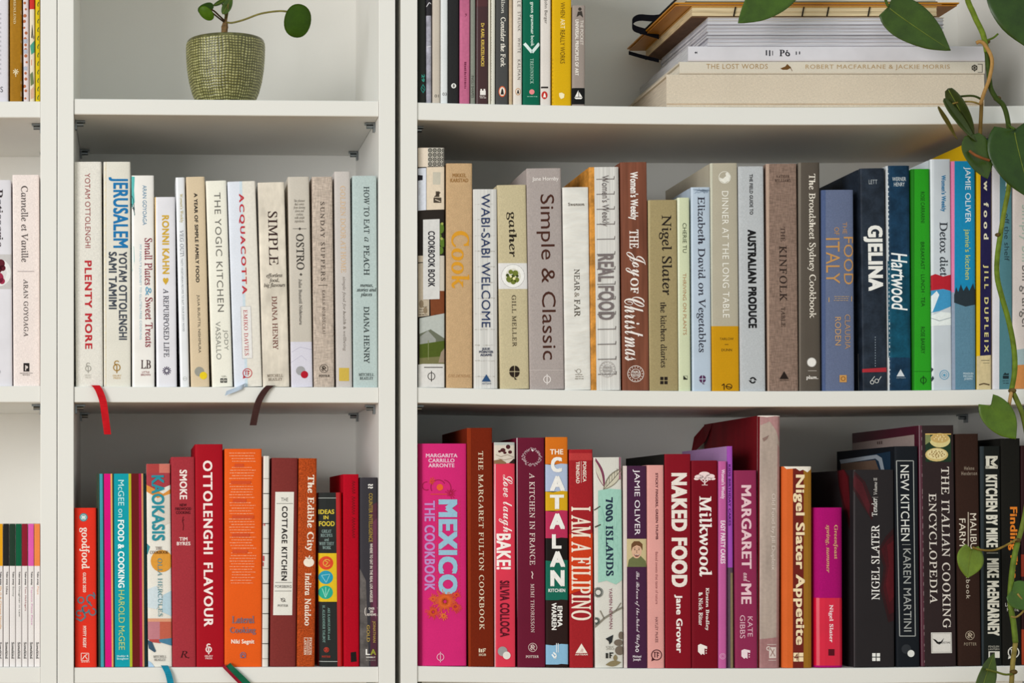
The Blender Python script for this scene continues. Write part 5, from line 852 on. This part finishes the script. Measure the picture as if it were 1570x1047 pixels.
# ribbons and slips that belong to single books
def ribbon(owner, name, pts, wpx, color, kind='ribbon', dx=(1, 0)):
    inv = Matrix.LocRotScale(owner.location, owner.rotation_euler, None).inverted()
    bm = bmesh.new(); pp = smooth_path([P(*p) for p in pts], 5); n = len(pp); vs = []
    for i, p in enumerate(pp):
        w = wpx * S * (1 - .15 * i / n) / 2
        side = Vector((dx[0], 0, dx[1])).normalized()
        vs.append((bm.verts.new(p - side * w), bm.verts.new(p + Vector((0, -.0006 * math.sin(i * .9), 0))), bm.verts.new(p + side * w)))
    for q, s in zip(vs[:-1], vs[1:]):
        bm.faces.new((q[0], q[1], s[1], s[0])); bm.faces.new((q[1], q[2], s[2], s[1]))
    bmesh.ops.recalc_face_normals(bm, faces=bm.faces); bmesh.ops.solidify(bm, geom=bm.faces[:], thickness=.0004)
    bm.transform(inv)
    return from_bm(name, bm, mat(color, kind), owner, 60)
ribbon(find('wide-spaced red capitals'), 'ribbon_bookmark', [(145, 590.6, .006), (147.5, 591.6, -.0012), (153, 601, -.003), (158, 616, -.004), (161, 636, -.005), (165, 666, -.004)], 12.5, 'c0101c')
ribbon(find('parchment-mottled'), 'ribbon_bookmark', [(416, 591, .006), (413, 592, -.0012), (404, 602, -.003), (395, 620, -.004), (388, 652, -.004)], 12, '3e2421')
ribbon(find('blue and cream jacketed'), 'jacket_flap', [(374, 591.4, .006), (372, 592.6, -.0014), (362, 597, -.0022), (346, 603, -.003)], 9, 'b9c8da', 'paper', (.35, .93))
ribbon(find('patchwork-patterned'), 'ribbon_bookmark', [(252, 1020, .004), (254, 1023.4, -.0014), (259, 1036, -.003), (263, 1056, -.004)], 11, '1483a0')
ribbon(find('tall crimson book'), 'ribbon_bookmark', [(349, 1019, .005), (352, 1022.8, -.0014), (364, 1034, -.003), (381, 1050, -.004)], 11, '0d5c3f', dx=(.8, .6))
ribbon(find('tall crimson book'), 'ribbon_bookmark', [(342, 1019, .005), (345, 1023.4, -.0016), (357, 1036, -.0034), (372, 1051, -.0044)], 5, '8c1226', dx=(.8, .6))

# ---------------------------------------------------------------- potted plant on the narrow bookcase
pd = .065
pc = P(345.7, 0, pd); pz = SHELF['N1'](pc.x) + .0003
plant = empty('potted_plant', (pc.x, pd, pz), 'round-leaved plant in an olive green crackle-textured pot on the upper shelf', 'potted plant')
kk = S * (D + pd) / D
top = P(0, 49.5, pd - .045).z - pz
prof = [(0, 0), (35, 0), (38, .003), (46, .12), (51.5, .24), (56, .40), (59, .58), (60.4, .76), (60.8, .90), (60.3, .955), (59.4, .985), (58, 1.0), (56.6, .99), (55.8, .95), (55, .80), (0, .80)]
prof = [(r_ * kk, z_ * top if z_ > .01 else z_ * .5) for r_, z_ in prof]
bm = bmesh.new(); lay = bm.verts.layers.float.new('groove')
NS = 440; rows = []
dense = []
for (ra, za), (rb, zb_) in zip(prof[:-1], prof[1:]):
    n = max(1, int(math.hypot(rb - ra, zb_ - za) / .0007)) if za >= .0 and ra > 30 * kk and rb > 54 * kk * .6 and zb_ > za else 2
    for i in range(n): dense.append((ra + (rb - ra) * i / n, za + (zb_ - za) * i / n))
dense.append(prof[-1])
jit_v = [random.random() for _ in range(60)]; jit_h = [random.random() for _ in range(60)]
turned = False
for ri, (r_, z_) in enumerate(dense):
    row = []
    if r_ < 1e-6:
        rows.append([bm.verts.new((0, 0, z_))]); continue
    if z_ > top * .99: turned = True
    for k in range(NS):
        a = 2 * math.pi * k / NS; g = .42 if z_ > .94 * top else .30
        if not turned and .02 * top < z_ < .95 * top:
            va = a / (2 * math.pi) * 74 + .16 * math.sin(z_ * 120 + 3 * math.sin(a * 5)) + .10 * math.sin(a * 7 + z_ * 60)
            hz = z_ / top * 26 + .16 * math.sin(a * 6 + 1.3) + .10 * math.sin(a * 17)
            fv = abs((va % 1) - .5) * 2; fh = abs((hz % 1) - .5) * 2
            g = max(0, (fv - .58) / .42) * (.5 + .45 * jit_v[int(va) % 60]), max(0, (fh - .55) / .45) * (.55 + .45 * jit_h[int(hz) % 60])
            g = min(1, max(g))
        q = r_ - .0009 * g
        v = bm.verts.new((q * math.cos(a), q * math.sin(a), z_)); v[lay] = g; row.append(v)
    rows.append(row)
for A, Bq in zip(rows[:-1], rows[1:]):
    for k in range(NS):
        if len(A) == 1: bm.faces.new((A[0], Bq[(k + 1) % NS], Bq[k]))
        elif len(Bq) == 1: bm.faces.new((A[k], A[(k + 1) % NS], Bq[0]))
        else: bm.faces.new((A[k], A[(k + 1) % NS], Bq[(k + 1) % NS], Bq[k]))
gm = bpy.data.materials.new('olive_glaze'); gm.use_nodes = True
nt = gm.node_tree; bs = nt.nodes['Principled BSDF']
at = nt.nodes.new('ShaderNodeAttribute'); at.attribute_name = 'groove'
nz = nt.nodes.new('ShaderNodeTexNoise'); nz.inputs['Scale'].default_value = 160; nz.inputs['Detail'].default_value = 4
ad = nt.nodes.new('ShaderNodeMath'); ad.operation = 'MULTIPLY_ADD'; ad.inputs[1].default_value = .6
nt.links.new(nz.outputs[0], ad.inputs[0]); nt.links.new(at.outputs['Fac'], ad.inputs[2])
rp = nt.nodes.new('ShaderNodeValToRGB'); rp.color_ramp.elements[0].position = .18; rp.color_ramp.elements[0].color = lin('bdb985')
rp.color_ramp.elements[1].position = .75; rp.color_ramp.elements[1].color = lin('45431c')
e_ = rp.color_ramp.elements.new(.42); e_.color = lin('838048')
tcn = nt.nodes.new('ShaderNodeTexCoord'); nt.links.new(tcn.outputs['Object'], nz.inputs['Vector'])
nt.links.new(ad.outputs[0], rp.inputs[0]); nt.links.new(rp.outputs[0], bs.inputs['Base Color'])
bs.inputs['Roughness'].default_value = .3; bs.inputs['Coat Weight'].default_value = .25
po = from_bm('pot', bm, gm, plant, 180)
bm = bmesh.new(); bmesh.ops.create_circle(bm, cap_ends=True, radius=55 * kk, segments=40)
bmesh.ops.translate(bm, verts=bm.verts, vec=(0, 0, top * .86))
from_bm('soil', bm, mat('3c2c20', 'bark'), plant)
pinv = Matrix.Translation(-plant.location)
def pp(px, py, d=pd): return P(px, py, d) - plant.location
bm = bmesh.new(); tube_bm(bm, smooth_path([pp(344.6, 66), pp(344.2, 48), pp(345.4, 36), pp(346.4, 28), pp(348.4, 12), pp(347, -20), pp(349, -50)], 4), [.0040] * 5 + [.0040, .0044, .0038, .0034, .003] + [.0020] * 15, 9)
from_bm('stem', bm, mat('80633f', 'bark'), plant)
def petiole(parent, pts, r, col, name='petiole', kind='stem'):
    bm = bmesh.new(); tube_bm(bm, smooth_path(pts, 5), r, 7); return from_bm(name, bm, mat(col, kind), parent, 180)
def leaf_mesh(parent, base, tip, width, col, n_hint=(0, -1, 0), heart=.12, fold=.10, droop=.08, power=.75, name='leaf', wav=.02, thick=.0006):
    base, tip = Vector(base), Vector(tip); ax = tip - base; L = ax.length; ax.normalize()
    nn = Vector(n_hint); nn = (nn - ax * nn.dot(ax)).normalized(); sd = ax.cross(nn).normalized()
    bm = bmesh.new(); NT, NSd = 18, 6; grid = []
    for i in range(NT + 1):
        t = i / NT; row = []
        w = (math.sin(math.pi * min(1, max(0, t)) ** power) ** .72) if 0 < t < 1 else 0.0
        if t > .7: w *= 1 - .35 * ((t - .7) / .3) ** 2
        if heart > 0 and t < .14: w = max(w, .55 * math.sqrt(max(0, t / .14))) if t > 0 else 0.0
        for j in range(-NSd, NSd + 1):
            s = j / NSd
            along = t * L - heart * L * (abs(s) ** 1.4) * (1 - t) ** 3 * (1 if t > 0 else 1)
            if t == 0: along = 0
            p = base + ax * along + sd * (s * w * width / 2) + nn * (-fold * width * (1 - abs(s)) * w - droop * L * (t - .4) ** 2 * 4 * .25 + wav * width * math.sin(9 * t + 3 * s) * abs(s))
            row.append(bm.verts.new(p))
        grid.append(row)
    for A, Bq in zip(grid[:-1], grid[1:]):
        for j in range(2 * NSd): bm.faces.new((A[j], A[j + 1], Bq[j + 1], Bq[j]))
    bmesh.ops.remove_doubles(bm, verts=bm.verts, dist=1e-6)
    bmesh.ops.recalc_face_normals(bm, faces=bm.faces)
    bmesh.ops.solidify(bm, geom=bm.faces[:], thickness=thick)
    lf = from_bm(name, bm, mat(col, 'leaf'), parent, 180)
    bm = bmesh.new(); wt = lambda q: (math.sin(math.pi * q ** power) ** .72) * (1 - .35 * ((q - .7) / .3) ** 2 if q > .7 else 1)
    mid = [base + ax * (q * L) + nn * (-fold * width * max(wt(q), .55 * math.sqrt(q / .14) if heart > 0 and q < .14 else 0) - droop * L * (q - .4) ** 2 + .0001) for q in [.03 + .9 * i / 14 for i in range(15)]]
    tube_bm(bm, mid, [.0006 - .00045 * i / 14 for i in range(15)], 5)
    from_bm('midrib', bm, mat('7d9440', 'stem'), lf, 180)
    return lf
def disc_leaf(parent, c, rx, ry, ang, tilt, col, name='leaf'):
    """round peltate leaf: slightly domed disc"""
    bm = bmesh.new(); rings = [[bm.verts.new((0, 0, .0))]]; N = 28
    for q in (.3, .6, .85, 1):
        rings.append([bm.verts.new((q * rx * math.cos(2 * math.pi * k / N), q * ry * math.sin(2 * math.pi * k / N) * (1 + .05 * math.cos(4 * math.pi * k / N)), -.16 * q * q * rx + .015 * rx * math.sin(6 * math.pi * k / N) * q)) for k in range(N)])
    for k in range(N): bm.faces.new((rings[0][0], rings[1][k], rings[1][(k + 1) % N]))
    for A, Bq in zip(rings[1:-1], rings[2:]):
        for k in range(N): bm.faces.new((A[k], Bq[k], Bq[(k + 1) % N], A[(k + 1) % N]))
    bmesh.ops.solidify(bm, geom=bm.faces[:], thickness=.0007)
    Rm = Matrix.Rotation(math.radians(90), 3, 'X'); Rt = Matrix.Rotation(math.radians(tilt[0]), 3, 'X') @ Matrix.Rotation(math.radians(tilt[1]), 3, 'Z')
    Ri = Matrix.Rotation(math.radians(ang), 3, 'Y')
    for v in bm.verts: v.co = Rt @ Ri @ Rm @ v.co + Vector(c)
    return from_bm(name, bm, mat(col, 'leaf'), parent, 180)
petiole(plant, [pp(346.4, 34), pp(356, 35, pd - .01), pp(375, 30, pd - .016), pp(400, 21, pd - .02), pp(430, 17, pd - .024), pp(449, 20, pd - .024)], .0012, '8a8a50')
disc_leaf(plant, pp(457, 31.5, pd - .026), 21 * S * 1.02, 27.5 * S, 12, (6, 8), '4a7a14')
petiole(plant, [pp(344.6, 32), pp(336, 24, pd - .008), pp(327, 16, pd - .016), pp(318, 14, pd - .02)], .001, '5c4a30')
petiole(plant, [pp(344, 34), pp(336, 28, pd - .012), pp(326, 20, pd - .024)], .001, '5c4a30')
disc_leaf(plant, pp(315, 11.4, pd - .016), 13 * S, 10.6 * S, -18, (-24, -14), '3c6c16')
disc_leaf(plant, pp(316, 21, pd - .026), 13.6 * S, 9.6 * S, 38, (28, -12), '69a326')
leaf_mesh(plant, pp(327, 9, pd - .01), pp(352, -5, pd + .004), 9 * S, '3a5c1e', (0.2, -.6, .7), 0, .05, .02, .8)
leaf_mesh(plant, pp(341.6, 21.6, pd - .014), pp(357, -6, pd), 15 * S, '4a7424', (.5, -.8, .2), 0, .08, .02, .8)
petiole(plant, [pp(346, 30), pp(345, 20, pd - .004), pp(341, 6, pd)], .001, '6c6a3c')
petiole(plant, [pp(347, 30), pp(349, 18, pd - .006), pp(350, 6, pd - .008)], .001, '6c6a3c')
for (cx, cy, a_) in ((322, -36, 10), (371, -42, -14), (350, -70, 0)):
    petiole(plant, [pp(348, -30), pp((cx + 348) / 2, cy / 2 - 22), pp(cx, cy)], .001, '6c6a3c')
    disc_leaf(plant, pp(cx, cy, pd - .01), 20 * S, 18 * S, a_, (-20, a_), '4a7a1c')

# ---------------------------------------------------------------- trailing plant hanging past the right bookcase
ox = P(1500, 0, .09); oz = SHELF['R0'](ox.x) + .0003
vine = empty('trailing_plant', (ox.x, .09, oz), 'heart-leaved green trailing plant hanging down the right side in front of the shelves', 'trailing plant')
vinv = vine.location.copy()
def vp(px, py, d=-.03): return P(px, py, d) - vinv
bm = bmesh.new()
pr = [(0, 0), (.038, 0), (.042, .004), (.055, .09), (.058, .105), (.056, .105), (.052, .092), (0, .088)]
prv = None
for r_, z_ in pr:
    row = [bm.verts.new((r_ * math.cos(2 * math.pi * k / 32), r_ * math.sin(2 * math.pi * k / 32), z_)) for k in range(32)]
    if prv:
        for k in range(32): bm.faces.new((prv[k], prv[(k + 1) % 32], row[(k + 1) % 32], row[k]))
    prv = row
bmesh.ops.remove_doubles(bm, verts=bm.verts, dist=1e-6)
from_bm('pot', bm, mat('c8c2b4', 'gloss'), vine, 40)
main = [(1500, -410, .09), (1494, -428, .05), (1488, -425, .015), (1482, -380, -.02), (1478, -280, -.03), (1476, -140, -.032), (1480, -20, -.032), (1493, 22, -.032), (1507, 52, -.033), (1513, 80, -.034), (1516, 112, -.034), (1519, 135, -.034), (1527, 150, -.034), (1539, 163, -.034), (1546, 190, -.034),
        (1550, 240, -.03), (1547, 285, -.03), (1540, 322, -.03), (1534, 358, -.03), (1529, 395, -.03), (1529, 425, -.03), (1536, 455, -.03), (1546, 490, -.03), (1554, 530, -.03), (1556, 565, -.03), (1551, 598, -.03), (1559, 614, -.03), (1569, 640, -.03), (1577, 690, -.03), (1577, 750, -.03), (1569, 800, -.03), (1560, 832, -.03), (1554, 860, -.03), (1550, 895, -.03), (1549, 925, -.03), (1554, 955, -.03), (1557, 985, -.03), (1553, 1015, -.03), (1551, 1045, -.03), (1549, 1075, -.03)]
pts = [vp(*p) for p in main]
def seg(a, b, r, col, nm='vine_stem'):
    bm = bmesh.new(); tube_bm(bm, smooth_path(pts[a:b], 5), r, 8); from_bm(nm, bm, mat(col, 'stem'), vine, 180)
seg(0, 10, .0031, '74912f'); seg(9, 16, .0028, '3d5420'); seg(15, 19, .0028, '7d9436'); seg(18, 26, .0030, '6d8c2e'); seg(25, 32, .0029, '6f8438'); seg(31, 37, .0033, '6b8a34'); seg(36, 40, .0029, '8c8448')
# leaf nodes and dry sheaths
for px, py, r_ in ((1513, 64, .004), (1530, 360, .0034), (1552, 599, .0046), (1560, 828, .004), (1554, 1030, .0045), (1529, 151, .0044)):
    bm = bmesh.new(); bmesh.ops.create_uvsphere(bm, u_segments=10, v_segments=7, radius=r_); bmesh.ops.scale(bm, vec=(1, 1, .7), verts=bm.verts)
    bmesh.ops.translate(bm, verts=bm.verts, vec=vp(px, py, -.031)); from_bm('node', bm, mat('5c4a26', 'bark'), vine, 180)
petiole(vine, [vp(1497, 66, -.036), vp(1503, 64, -.037), vp(1511, 70, -.038), vp(1521, 92, -.038), vp(1517, 120, -.038), vp(1509, 142, -.038), vp(1503, 161, -.037)], .0022, 'b3925a', 'sheath')
petiole(vine, [vp(1505, 156, -.036), vp(1504, 180, -.036), vp(1502, 215, -.036), vp(1499, 240, -.038)], .0022, '73602f', 'petiole')
petiole(vine, [vp(1551, 600, -.032), vp(1549, 610, -.034), vp(1547, 622, -.034)], .0021, 'b89a68', 'sheath')
G = '3b5e1c'
petiole(vine, [vp(1505, 161, -.036), vp(1490, 156, -.038), vp(1468, 157, -.04), vp(1451, 163, -.042)], .0011, '9a8a4c')
petiole(vine, [vp(1506, 153, -.036), vp(1492, 147, -.038), vp(1470, 148, -.04)], .0013, '3c4c22')
petiole(vine, [vp(1549, 620, -.034), vp(1540, 617, -.036), vp(1530, 617, -.036), vp(1519, 622, -.036)], .0012, '56702a')
petiole(vine, [vp(1560, 826, -.032), vp(1548, 833, -.036), vp(1526, 843, -.038), vp(1505, 843, -.038), vp(1491, 839, -.038)], .0013, '93803e')
petiole(vine, [vp(1553, 1033, -.032), vp(1541, 1034, -.036), vp(1524, 1029, -.038), vp(1512, 1026, -.04)], .0013, '6c7c38')
petiole(vine, [vp(1550, 945, -.032), vp(1560, 945, -.036), vp(1572, 930, -.036), vp(1560, 910, -.036)], .0012, '9c8c50')
petiole(vine, [vp(1477, -200, -.032), vp(1420, -110, -.04), vp(1368, -30, -.045), vp(1358, -4, -.045), vp(1362, 10, -.045)], .0016, '4c6a26')
petiole(vine, [vp(1477, -220, -.032), vp(1380, -180, -.04), vp(1270, -90, -.045), vp(1222, -42, -.045)], .0016, '4c6a26')
petiole(vine, [vp(1479, -60, -.032), vp(1520, -90, -.04), vp(1575, -85, -.04), vp(1583, -68, -.04)], .0016, '4c6a26')
petiole(vine, [vp(1546, 190, -.034), vp(1549, 194, -.04), vp(1556, 198, -.044)], .0014, '4c6a26')
petiole(vine, [vp(1513, 62, -.034), vp(1523, 58, -.034), vp(1530, 52, -.034)], .0012, '5c7a2c')
leaf_mesh(vine, vp(1226, -44, -.045), vp(1132, 35, -.06), 62 * S, '46701f', (.25, -1, .1), .12, .06, .02)
leaf_mesh(vine, vp(1362, 10, -.045), vp(1458, 77, -.05), 61 * S, G, (-.2, -1, .15), .10, .08, .02, .62)
leaf_mesh(vine, vp(1583, -68, -.04), vp(1596, 82, -.05), 142 * S, '2f5218', (-.15, -1, .1), .14, .07, .03, .78)
leaf_mesh(vine, vp(1556, 199, -.044), vp(1582, 304, -.05), 92 * S, '2d5217', (-.1, -1, .2), .20, .06, .03, .62)
leaf_mesh(vine, vp(1490, 206, -.04), vp(1514, 274, -.046), 50 * S, '3c5c22', (.2, -1, 0), .06, .09, .02, .72)
petiole(vine, [vp(1486, 231, -.0445), vp(1494, 237, -.046), vp(1505, 242, -.0465), vp(1517, 246, -.046)], .0016, '8a5a34', 'dry_edge')
leaf_mesh(vine, vp(1453, 136, -.042), vp(1494, 214, -.036), 26 * S, '35491f', (-.7, -.7, 0), .04, .12, .02, .8)
leaf_mesh(vine, vp(1447, 151, -.046), vp(1497, 217, -.04), 22 * S, '3f5622', (.6, -.8, 0), .04, .12, .02, .8)
leaf_mesh(vine, vp(1438, 163, -.048), vp(1468, 214, -.044), 14 * S, '6c6a30', (.7, -.7, .1), .04, .12, .02, .8)
leaf_mesh(vine, vp(1519, 622, -.038), vp(1557, 673, -.042), 47 * S, '547d1e', (-.1, -1, .1), .30, .05, .02, .66)
leaf_mesh(vine, vp(1490, 842, -.038), vp(1484, 886, -.04), 43 * S, '6f9430', (.15, -1, .1), .24, .06, .02, .74)
leaf_mesh(vine, vp(1551, 905, -.036), vp(1596, 930, -.04), 46 * S, '44702a', (.1, -1, .2), .12, .06, .02, .62)
leaf_mesh(vine, vp(1504, 1072, -.04), vp(1525, 1001, -.034), 34 * S, '4a6a2c', (.35, -1, .1), .05, .12, .03, .7)
